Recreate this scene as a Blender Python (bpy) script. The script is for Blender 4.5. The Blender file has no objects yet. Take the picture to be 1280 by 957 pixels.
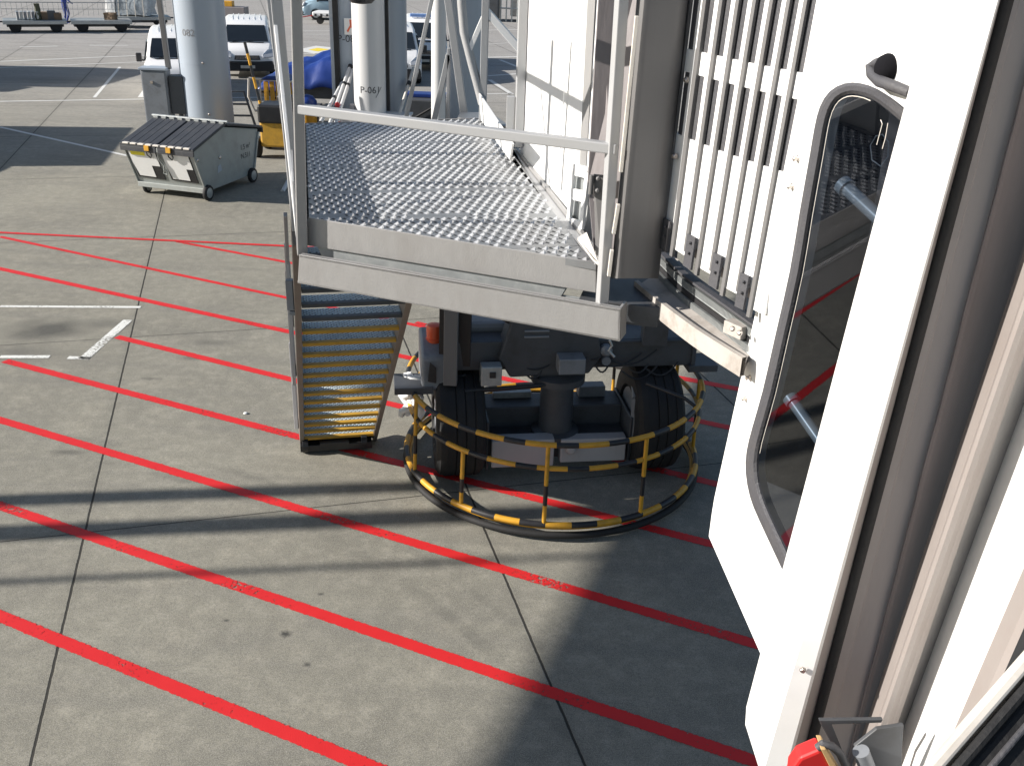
import bpy, bmesh, math, random
from mathutils import Vector, Matrix
random.seed(7)
R = math.radians
scene = bpy.context.scene
COL = scene.collection

# ------------------------------------------------------------------ camera
FPX, CW, CH, CAMH = 1200.0, 1280.0, 957.0, 5.0
PITCH, ROLL = R(25.0), R(2.2)
Fv = Vector((0, math.cos(PITCH), -math.sin(PITCH)))
U0 = Vector((0, math.sin(PITCH), math.cos(PITCH)))
R0 = Vector((1, 0, 0))
Rv = math.cos(ROLL) * R0 + math.sin(ROLL) * U0
Uv = -math.sin(ROLL) * R0 + math.cos(ROLL) * U0
CAM = Vector((0, 0, CAMH))
cd = bpy.data.cameras.new('camera')
cam = bpy.data.objects.new('camera', cd)
COL.objects.link(cam)
cd.sensor_width = 36.0
cd.lens = FPX / CW * 36.0
cd.clip_start = 0.05
cd.clip_end = 2000
M3 = Matrix((Rv, Uv, -Fv)).transposed()
cam.matrix_world = Matrix.Translation(CAM) @ M3.to_4x4()
scene.camera = cam

# ------------------------------------------------------------------ light
SUN_EL, SUN_AZ = R(25.0), R(8.0)        # the sun stands to the left, a little behind the camera
TO_SUN = Vector((-math.cos(SUN_EL) * math.cos(SUN_AZ), -math.cos(SUN_EL) * math.sin(SUN_AZ), math.sin(SUN_EL)))
world = bpy.data.worlds.new('World')
scene.world = world
world.use_nodes = True
wn = world.node_tree.nodes
bg = wn['Background']
sky = wn.new('ShaderNodeTexSky')
sky.sky_type = 'NISHITA'
sky.sun_disc = False
sky.sun_elevation = SUN_EL
sky.sun_rotation = math.atan2(TO_SUN.x, TO_SUN.y)
world.node_tree.links.new(sky.outputs[0], bg.inputs[0])
bg.inputs[1].default_value = 0.065
sd = bpy.data.lights.new('sun', 'SUN')
sd.energy = 5.0
sd.angle = R(0.5)
sd.color = (1.0, 0.945, 0.875)
so = bpy.data.objects.new('sun', sd)
COL.objects.link(so)
so.rotation_euler = TO_SUN.to_track_quat('Z', 'Y').to_euler()
so.location = (-20, 0, 30)
vs = scene.view_settings
vs.view_transform = 'Standard'
vs.look = 'None'
vs.gamma = 1
vs.use_curve_mapping = False
vs.exposure = 0.8

# ------------------------------------------------------------------ rays through the photograph
def ray(x, y):
    return Fv + Rv * ((x - CW / 2) / FPX) - Uv * ((y - CH / 2) / FPX)
def at_h(x, y, h=0.0):
    d = ray(x, y)
    return CAM + d * ((h - CAMH) / d.z)
def at_Y(x, y, Y):
    d = ray(x, y)
    return CAM + d * (Y / d.y)
def at_pl(x, y, P, n):
    P = Vector(P); n = Vector(n); d = ray(x, y)
    return CAM + d * ((P - CAM).dot(n) / d.dot(n))

# ------------------------------------------------------------------ materials
def hexl(r, g, b):
    f = lambda c: ((c / 255 + 0.055) / 1.055) ** 2.4 if c > 10 else c / 255 / 12.92
    return (f(r), f(g), f(b), 1)
def mat(name, col, rough=0.5, metal=0.0, var=0.12, scale=6.0, dirt=None, dirt_amt=0.3, dirt_scale=2.5, bump=0.0, bump_scale=60.0, stretch=None, rvar=0.1, spec=0.5):
    m = bpy.data.materials.new(name)
    m.use_nodes = True
    nt = m.node_tree; N = nt.nodes; L = nt.links
    b = N['Principled BSDF']
    b.inputs['Roughness'].default_value = rough
    b.inputs['Metallic'].default_value = metal
    b.inputs['Specular IOR Level'].default_value = spec
    tc = N.new('ShaderNodeTexCoord')
    mp = N.new('ShaderNodeMapping'); L.new(tc.outputs['Object'], mp.inputs[0])
    if stretch: mp.inputs['Scale'].default_value = stretch
    nz = N.new('ShaderNodeTexNoise'); nz.inputs['Scale'].default_value = scale; nz.inputs['Detail'].default_value = 8; nz.inputs['Roughness'].default_value = 0.62
    L.new(mp.outputs[0], nz.inputs['Vector'])
    c = Vector(col[:3])
    mx = N.new('ShaderNodeMix'); mx.data_type = 'RGBA'
    mx.inputs[6].default_value = tuple(c * (1 - var)) + (1,)
    mx.inputs[7].default_value = tuple(min(v * (1 + var), 0.95) for v in c) + (1,)
    L.new(nz.outputs[0], mx.inputs[0])
    out = mx.outputs[2]
    if dirt:
        n2 = N.new('ShaderNodeTexNoise'); n2.inputs['Scale'].default_value = dirt_scale; n2.inputs['Detail'].default_value = 10; n2.inputs['Roughness'].default_value = 0.7
        L.new(mp.outputs[0], n2.inputs['Vector'])
        mr = N.new('ShaderNodeMapRange'); mr.inputs[1].default_value = 0.48; mr.inputs[2].default_value = 0.72; mr.inputs[4].default_value = dirt_amt
        L.new(n2.outputs[0], mr.inputs[0])
        m2 = N.new('ShaderNodeMix'); m2.data_type = 'RGBA'
        L.new(mr.outputs[0], m2.inputs[0]); L.new(out, m2.inputs[6]); m2.inputs[7].default_value = tuple(dirt[:3]) + (1,)
        out = m2.outputs[2]
    L.new(out, b.inputs['Base Color'])
    r2 = N.new('ShaderNodeMapRange'); r2.inputs[3].default_value = max(0.03, rough - rvar); r2.inputs[4].default_value = min(1, rough + rvar)
    L.new(nz.outputs[0], r2.inputs[0]); L.new(r2.outputs[0], b.inputs['Roughness'])
    if bump:
        n3 = N.new('ShaderNodeTexNoise'); n3.inputs['Scale'].default_value = bump_scale; n3.inputs['Detail'].default_value = 4
        L.new(mp.outputs[0], n3.inputs['Vector'])
        bp = N.new('ShaderNodeBump'); bp.inputs['Strength'].default_value = bump; bp.inputs['Distance'].default_value = 0.01
        L.new(n3.outputs[0], bp.inputs['Height']); L.new(bp.outputs[0], b.inputs['Normal'])
    return m

JS = Vector((0.962, 0.274, 0)); JT = Vector((-0.274, 0.962, 0))   # directions across the slab joints
def concrete():
    m = bpy.data.materials.new('apron_concrete'); m.use_nodes = True
    nt = m.node_tree; N = nt.nodes; L = nt.links; b = N['Principled BSDF']
    b.inputs['Specular IOR Level'].default_value = 0.3
    tc = N.new('ShaderNodeTexCoord')
    def noise(s, d=6, r=0.6, sc=None):
        n = N.new('ShaderNodeTexNoise'); n.inputs['Scale'].default_value = s; n.inputs['Detail'].default_value = d; n.inputs['Roughness'].default_value = r
        if sc:
            mp = N.new('ShaderNodeMapping'); mp.inputs['Scale'].default_value = sc; mp.inputs['Rotation'].default_value = (0, 0, R(-16))
            L.new(tc.outputs['Object'], mp.inputs[0]); L.new(mp.outputs[0], n.inputs['Vector'])
        else: L.new(tc.outputs['Object'], n.inputs['Vector'])
        return n.outputs[0]
    def math_(op, a, b_=None, c=None):
        n = N.new('ShaderNodeMath'); n.operation = op
        for i, v in enumerate((a, b_, c)):
            if v is None: continue
            if isinstance(v, (int, float)): n.inputs[i].default_value = v
            else: L.new(v, n.inputs[i])
        return n.outputs[0]
    def rng(v, a, b_, c=0.0, d=1.0):
        n = N.new('ShaderNodeMapRange'); L.new(v, n.inputs[0])
        for i, x in enumerate((a, b_, c, d)): n.inputs[i + 1].default_value = x
        return n.outputs[0]
    def mix(f, a, b_, mode='MIX'):
        n = N.new('ShaderNodeMix'); n.data_type = 'RGBA'; n.blend_type = mode
        if isinstance(f, (int, float)): n.inputs[0].default_value = f
        else: L.new(f, n.inputs[0])
        for i, v in ((6, a), (7, b_)):
            if isinstance(v, tuple): n.inputs[i].default_value = v
            else: L.new(v, n.inputs[i])
        return n.outputs[2]
    big = rng(noise(0.45, 6), 0.34, 0.64); mid = noise(2.2, 8, 0.7); fine = noise(38, 4, 0.8); streak = noise(1.0, 6, 0.65, (0.35, 2.2, 1)); grit = noise(120, 2, 0.9)
    c = mix(big, (0.145, 0.138, 0.110, 1), (0.285, 0.272, 0.215, 1))
    c = mix(rng(mid, 0.3, 0.75), c, (0.232, 0.220, 0.172, 1))
    c = mix(math_('MULTIPLY', rng(mid, 0.52, 0.66), 0.5), c, (0.36, 0.335, 0.265, 1))
    sx0 = N.new('ShaderNodeSeparateXYZ'); L.new(tc.outputs['Object'], sx0.inputs[0]); X, Y = sx0.outputs[0], sx0.outputs[1]
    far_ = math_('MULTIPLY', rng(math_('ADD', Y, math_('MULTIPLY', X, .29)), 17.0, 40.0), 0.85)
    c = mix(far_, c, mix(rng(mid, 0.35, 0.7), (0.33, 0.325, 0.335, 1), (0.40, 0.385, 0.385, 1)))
    mot = noise(7, 5, 0.7)
    c = mix(math_('MULTIPLY', rng(mot, 0.50, 0.62), 0.30), c, (0.15, 0.14, 0.115, 1))
    c = mix(math_('MULTIPLY', rng(mot, 0.50, 0.38), 0.30), c, (0.40, 0.375, 0.31, 1))
    c = mix(math_('MULTIPLY', rng(streak, 0.48, 0.66), 0.42), c, (0.13, 0.125, 0.11, 1))
    c = mix(math_('MULTIPLY', rng(fine, 0.46, 0.60), 0.50), c, (0.12, 0.115, 0.10, 1))
    c = mix(math_('MULTIPLY', rng(grit, 0.50, 0.57), 0.55), c, (0.42, 0.40, 0.36, 1))
    # slab joints and per-slab tone
    sx = N.new('ShaderNodeSeparateXYZ'); L.new(tc.outputs['Object'], sx.inputs[0])
    X, Y = sx.outputs[0], sx.outputs[1]
    wob = math_('MULTIPLY', math_('SUBTRACT', noise(9, 3), 0.5), 0.012)
    s = math_('ADD', math_('ADD', math_('MULTIPLY', X, JS.x), math_('MULTIPLY', Y, JS.y)), wob)
    t = math_('ADD', math_('ADD', math_('MULTIPLY', X, JT.x), math_('MULTIPLY', Y, JT.y)), wob)
    su = math_('DIVIDE', math_('ADD', s, 1.67), 3.53)
    tu = math_('DIVIDE', math_('SUBTRACT', t, 7.96), 4.68)
    def line(u, per, w):
        fr = math_('FRACT', u)
        dd = math_('MULTIPLY', math_('MINIMUM', fr, math_('SUBTRACT', 1.0, fr)), per)
        return rng(dd, w, w * 1.6, 1.0, 0.0), dd
    js, ds = line(su, 3.53, 0.0075); jt, dt = line(tu, 4.68, 0.0045)
    cid = N.new('ShaderNodeCombineXYZ'); L.new(math_('FLOOR', su), cid.inputs[0]); L.new(math_('FLOOR', tu), cid.inputs[1])
    wh = N.new('ShaderNodeTexWhiteNoise'); wh.noise_dimensions = '2D'; L.new(cid.outputs[0], wh.inputs['Vector'])
    c = mix(0.5, c, mix(wh.outputs['Value'], (0.90, 0.90, 0.90, 1), (1.0, 1.0, 1.0, 1)), 'MULTIPLY')
    edge = rng(math_('MINIMUM', ds, dt), 0.0, 0.11, 1.0, 0.0)
    c = mix(math_('MULTIPLY', math_('MULTIPLY', edge, rng(mid, 0.35, 0.65)), 0.30), c, (0.10, 0.095, 0.085, 1))
    # named stains: oil patches and little spots, each with a place of its own
    for (px, py, rx, ry, amt, tint) in ((60, 412, .62, .40, .75, .05), (30, 440, .7, .3, .4, .07), (130, 404, .5, .2, .4, .07), (262, 428, .35, .12, .35, .06), (240, 447, .2, .1, .45, .05), (357, 792, .055, .045, .9, .04), (384, 830, .03, .03, .8, .05), (85, 565, .2, .06, .5, .05), (188, 473, .14, .05, .5, .06), (60, 100, 2, .8, .35, .07), (283, 775, .03, .02, .8, .05), (401, 742, .03, .02, .8, .05)):
        P = at_h(px, py)
        dx = math_('DIVIDE', math_('SUBTRACT', X, P.x), rx); dy = math_('DIVIDE', math_('SUBTRACT', Y, P.y), ry)
        rr = math_('SQRT', math_('ADD', math_('MULTIPLY', dx, dx), math_('MULTIPLY', dy, dy)))
        rr = math_('ADD', rr, math_('MULTIPLY', math_('SUBTRACT', noise(2.2 / rx if rx < .2 else 3.5, 5), 0.5), 1.4))
        c = mix(math_('MULTIPLY', rng(rr, 0.25, 1.15, 1.0, 0.0), amt), c, (tint, tint, tint * .95, 1))
    # tyre marks
    for (ra, cx, cy, w, amt) in ((7.5, -6.0, 1.2, .06, .25), (7.85, -6.0, 1.2, .05, .18), (14.0, 9.0, -7.5, .07, .2)):
        dx = math_('SUBTRACT', X, cx); dy = math_('SUBTRACT', Y, cy)
        rr = math_('SQRT', math_('ADD', math_('MULTIPLY', dx, dx), math_('MULTIPLY', dy, dy)))
        dd = math_('ABSOLUTE', math_('SUBTRACT', rr, ra))
        c = mix(math_('MULTIPLY', math_('MULTIPLY', rng(dd, w * .5, w * 1.3, 1.0, 0.0), rng(streak, .4, .6)), amt), c, (0.06, 0.06, 0.055, 1))
    jm = math_('MAXIMUM', js, jt)
    c = mix(math_('MULTIPLY', jm, 0.9), c, (0.018, 0.017, 0.015, 1))
    L.new(c, b.inputs['Base Color'])
    L.new(rng(mid, 0.2, 0.8, 0.72, 0.95), b.inputs['Roughness'])
    bp = N.new('ShaderNodeBump'); bp.inputs['Strength'].default_value = 0.35; bp.inputs['Distance'].default_value = 0.006
    hgt = math_('SUBTRACT', math_('ADD', fine, math_('MULTIPLY', grit, .5)), math_('MULTIPLY', jm, 3.0))
    L.new(hgt, bp.inputs['Height']); L.new(bp.outputs[0], b.inputs['Normal'])
    return m

def worn_paint(name, col, wear=0.5, rough=0.6):
    """road paint with chips through which the concrete shows (alpha)"""
    m = mat(name, col, rough, var=0.10, scale=5, bump=0.2, bump_scale=120, spec=0.3)
    nt = m.node_tree; N = nt.nodes; L = nt.links; b = N['Principled BSDF']
    tc = N.new('ShaderNodeTexCoord')
    n1 = N.new('ShaderNodeTexNoise'); n1.inputs['Scale'].default_value = 28; n1.inputs['Detail'].default_value = 8; n1.inputs['Roughness'].default_value = 0.75
    n2 = N.new('ShaderNodeTexNoise'); n2.inputs['Scale'].default_value = 1.3; n2.inputs['Detail'].default_value = 3
    L.new(tc.outputs['Object'], n1.inputs[0]); L.new(tc.outputs['Object'], n2.inputs[0])
    ad = N.new('ShaderNodeMath'); ad.operation = 'MULTIPLY_ADD'; L.new(n2.outputs[0], ad.inputs[0]); ad.inputs[1].default_value = 0.55; L.new(n1.outputs[0], ad.inputs[2])
    mr = N.new('ShaderNodeMapRange'); L.new(ad.outputs[0], mr.inputs[0]); mr.inputs[1].default_value = 1.12 - wear * 0.4; mr.inputs[2].default_value = 1.17 - wear * 0.4; mr.inputs[3].default_value = 1; mr.inputs[4].default_value = 0
    # ragged borders from the uv across the stripe
    uv = N.new('ShaderNodeUVMap'); uv.uv_map = 'UVMap'
    sx = N.new('ShaderNodeSeparateXYZ'); L.new(uv.outputs[0], sx.inputs[0])
    e1 = N.new('ShaderNodeMath'); e1.operation = 'SUBTRACT'; e1.inputs[0].default_value = 1.0; L.new(sx.outputs[1], e1.inputs[1])
    e2 = N.new('ShaderNodeMath'); e2.operation = 'MINIMUM'; L.new(sx.outputs[1], e2.inputs[0]); L.new(e1.outputs[0], e2.inputs[1])
    n3 = N.new('ShaderNodeTexNoise'); n3.inputs['Scale'].default_value = 40; n3.inputs['Detail'].default_value = 4; L.new(tc.outputs['Object'], n3.inputs[0])
    e3 = N.new('ShaderNodeMath'); e3.operation = 'MULTIPLY_ADD'; L.new(n3.outputs[0], e3.inputs[0]); e3.inputs[1].default_value = -0.26; L.new(e2.outputs[0], e3.inputs[2])
    e4 = N.new('ShaderNodeMapRange'); L.new(e3.outputs[0], e4.inputs[0]); e4.inputs[1].default_value = -0.085; e4.inputs[2].default_value = -0.04
    ml = N.new('ShaderNodeMath'); ml.operation = 'MULTIPLY'; L.new(mr.outputs[0], ml.inputs[0]); L.new(e4.outputs[0], ml.inputs[1])
    L.new(ml.outputs[0], b.inputs['Alpha'])
    return m

M = {}
M['concrete'] = concrete()
M['red'] = worn_paint('red_line_paint', (0.62, 0.024, 0.026), 0.60, 0.5)
M['wline'] = worn_paint('white_line_paint', (0.72, 0.72, 0.68), 0.72)
M['wline2'] = worn_paint('white_far_paint', (0.62, 0.62, 0.60), 0.45)
M['yline'] = worn_paint('yellow_line_paint', (0.75, 0.58, 0.05), 0.3)
M['white'] = mat('white_enamel', (0.80, 0.80, 0.79), 0.38, var=0.03, dirt=(0.5, 0.46, 0.40), dirt_amt=0.10, dirt_scale=5)
M['cream'] = mat('aged_white_enamel', (0.66, 0.62, 0.56), 0.45, var=0.06, dirt=(0.30, 0.24, 0.18), dirt_amt=0.45, dirt_scale=5)
M['sill'] = mat('weathered_sill_paint', (0.40, 0.37, 0.34), 0.6, var=0.15, scale=12, dirt=(0.16, 0.13, 0.10), dirt_amt=0.75, dirt_scale=7)
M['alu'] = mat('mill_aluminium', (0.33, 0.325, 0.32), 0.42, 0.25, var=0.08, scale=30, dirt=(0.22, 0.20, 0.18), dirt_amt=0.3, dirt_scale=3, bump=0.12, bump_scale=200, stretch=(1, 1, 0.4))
M['alu_pale'] = mat('painted_grey_steel', (0.38, 0.385, 0.39), 0.4, 0.1, var=0.06, scale=10, dirt=(0.28, 0.26, 0.24), dirt_amt=0.25)  # plain grey, a little paler than the mill aluminium
M['deck'] = mat('galvanised_deck', (0.27, 0.28, 0.29), 0.40, 0.45, var=0.18, scale=7, dirt=(0.12, 0.10, 0.085), dirt_amt=0.35, dirt_scale=1.6)
M['tooth'] = mat('sunlit_deck_teeth', (0.58, 0.59, 0.60), 0.32, 0.25, var=0.15, dirt=(0.25, 0.24, 0.22), dirt_amt=0.5, dirt_scale=1.6)  # sun glints on the tooth facets put into a paler colour
M['tooth2'] = mat('pale_tread_teeth', (0.65, 0.72, 0.74), 0.35, 0.25, var=0.15, dirt=(0.1, 0.1, 0.1), dirt_amt=0.5)  # teeth paler than the tread plate
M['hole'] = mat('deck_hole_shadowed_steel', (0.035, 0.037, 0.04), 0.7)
M['galv'] = mat('galvanised_steel', (0.36, 0.38, 0.38), 0.4, 0.4, var=0.22, scale=18, dirt=(0.55, 0.55, 0.53), dirt_amt=0.35, dirt_scale=9)
M['tread'] = mat('blue_grey_tread', (0.40, 0.50, 0.52), 0.42, 0.35, var=0.18, scale=9, dirt=(0.07, 0.07, 0.06), dirt_amt=0.4)
M['yellow'] = mat('yellow_paint', (0.60, 0.31, 0.025), 0.45, var=0.12, scale=9, dirt=(0.10, 0.07, 0.03), dirt_amt=0.45, dirt_scale=6)
M['nosing'] = mat('yellow_nosing', (0.52, 0.29, 0.03), 0.55, var=0.15, scale=9, dirt=(0.15, 0.10, 0.04), dirt_amt=0.45, dirt_scale=8)
M['black'] = mat('black_paint', (0.018, 0.018, 0.020), 0.42, var=0.3, dirt=(0.09, 0.085, 0.08), dirt_amt=0.3)
M['rubber'] = mat('black_rubber', (0.010, 0.010, 0.011), 0.75, var=0.3, scale=20, dirt=(0.04, 0.04, 0.037), dirt_amt=0.3, bump=0.3, bump_scale=70)
M['seal'] = mat('grey_window_rubber', (0.060, 0.060, 0.067), 0.6, var=0.15, scale=14, dirt=(0.12, 0.11, 0.10), dirt_amt=0.3, dirt_scale=4, bump=0.3, bump_scale=90)
M['dsteel'] = mat('dark_grey_steel', (0.075, 0.080, 0.088), 0.5, 0.1, var=0.2, scale=8, dirt=(0.03, 0.026, 0.022), dirt_amt=0.6, dirt_scale=4)
M['msteel'] = mat('mid_grey_steel', (0.21, 0.225, 0.245), 0.5, 0.1, var=0.15, scale=8, dirt=(0.05, 0.045, 0.04), dirt_amt=0.5, dirt_scale=4)
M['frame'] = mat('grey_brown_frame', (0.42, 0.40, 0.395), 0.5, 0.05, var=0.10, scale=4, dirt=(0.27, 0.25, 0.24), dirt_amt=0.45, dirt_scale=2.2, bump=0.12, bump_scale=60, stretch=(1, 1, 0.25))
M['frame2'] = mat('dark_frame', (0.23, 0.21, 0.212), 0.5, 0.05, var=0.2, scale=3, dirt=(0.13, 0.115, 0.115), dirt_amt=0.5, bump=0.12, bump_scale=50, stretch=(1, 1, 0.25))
M['postg'] = mat('beige_grey_post', (0.28, 0.25, 0.235), 0.45, 0.05, var=0.08, scale=8, dirt=(0.2, 0.16, 0.14), dirt_amt=0.35, dirt_scale=4)
M['column'] = mat('grey_column_cladding', (0.15, 0.147, 0.147), 0.5, 0.1, var=0.10, scale=2.5, dirt=(0.115, 0.105, 0.10), dirt_amt=0.6, dirt_scale=2, stretch=(6, 6, 0.4))
M['pillar'] = mat('pillar_paint', (0.36, 0.41, 0.47), 0.42, 0.1, var=0.05, scale=5, dirt=(0.30, 0.32, 0.34), dirt_amt=0.3, stretch=(1, 1, 0.3))
M['pillarw'] = mat('pillar_pale_paint', (0.58, 0.58, 0.58), 0.42, 0.05, var=0.05, dirt=(0.40, 0.38, 0.36), dirt_amt=0.3, dirt_scale=1.5, stretch=(1, 1, 0.3))
M['vanw'] = mat('van_white', (0.80, 0.80, 0.80), 0.25, var=0.02)
M['glass_dark'] = mat('dark_tinted_glass', (0.018, 0.024, 0.032), 0.08, var=0.2, rvar=0.03)
M['plastic'] = mat('black_plastic', (0.03, 0.03, 0.032), 0.55, var=0.2)
M['lamp'] = mat('headlight_glass', (0.55, 0.57, 0.60), 0.12, 0.3, var=0.2, scale=30)
M['binlid'] = mat('dark_bin_lid', (0.035, 0.038, 0.045), 0.5, var=0.25, scale=8, dirt=(0.12, 0.12, 0.12), dirt_amt=0.3)
M['bin'] = mat('galvanised_bin', (0.33, 0.35, 0.34), 0.45, 0.25, var=0.18, scale=4, dirt=(0.22, 0.22, 0.20), dirt_amt=0.6, dirt_scale=2.2)
M['orange'] = mat('orange_beacon', (0.62, 0.09, 0.03), 0.3, var=0.12)
M['redp'] = mat('red_cap_paint', (0.55, 0.02, 0.02), 0.4)
M['tan'] = mat('tan_card', (0.50, 0.33, 0.15), 0.7)
M['blue'] = mat('blue_tarpaulin', (0.010, 0.035, 0.19), 0.4, var=0.3, scale=3, bump=0.5, bump_scale=6)
M['brown'] = mat('brown_box', (0.16, 0.11, 0.07), 0.8, var=0.3, scale=5)
M['wrap'] = mat('plastic_wrapped_cargo', (0.40, 0.44, 0.47), 0.3, var=0.55, scale=4.5, dirt=(0.14, 0.16, 0.18), dirt_amt=0.8, dirt_scale=5, bump=0.8, bump_scale=12)
M['olive'] = mat('olive_cloth', (0.07, 0.075, 0.045), 0.8)
M['bluecloth'] = mat('blue_overalls', (0.02, 0.04, 0.20), 0.8)
M['skin'] = mat('skin', (0.45, 0.28, 0.20), 0.5)
M['hair'] = mat('dark_hair', (0.03, 0.02, 0.015), 0.6)
M['signred'] = mat('sign_red', (0.75, 0.16, 0.08), 0.5)
M['text'] = mat('lettering', (0.05, 0.05, 0.055), 0.6)
M['textg'] = mat('faded_lettering', (0.20, 0.20, 0.21), 0.6)
M['chrome'] = mat('bright_bolt', (0.55, 0.50, 0.46), 0.25, 0.8)
M['tube'] = mat('pale_handrail_tube', (0.28, 0.32, 0.35), 0.3, 0.2)
M['vanblue'] = mat('pale_blue_van', (0.30, 0.42, 0.50), 0.3, var=0.03)
def glass():
    m = bpy.data.materials.new('window_glass'); m.use_nodes = True
    nt = m.node_tree; N = nt.nodes; L = nt.links
    for n in list(N):
        if n.type != 'OUTPUT_MATERIAL': N.remove(n)
    o = [n for n in N if n.type == 'OUTPUT_MATERIAL'][0]
    tr = N.new('ShaderNodeBsdfTransparent'); tr.inputs[0].default_value = (0.40, 0.44, 0.49, 1)
    gl = N.new('ShaderNodeBsdfGlossy'); gl.inputs['Roughness'].default_value = 0.015; gl.inputs[0].default_value = (0.9, 0.93, 1, 1)
    fr = N.new('ShaderNodeFresnel'); fr.inputs[0].default_value = 1.55
    ad = N.new('ShaderNodeMath'); ad.operation = 'MULTIPLY_ADD'; L.new(fr.outputs[0], ad.inputs[0]); ad.inputs[1].default_value = 0.85; ad.inputs[2].default_value = 0.02
    mx = N.new('ShaderNodeMixShader'); L.new(ad.outputs[0], mx.inputs[0]); L.new(tr.outputs[0], mx.inputs[1]); L.new(gl.outputs[0], mx.inputs[2])
    L.new(mx.outputs[0], o.inputs[0])
    return m
M['glass'] = glass()

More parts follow.
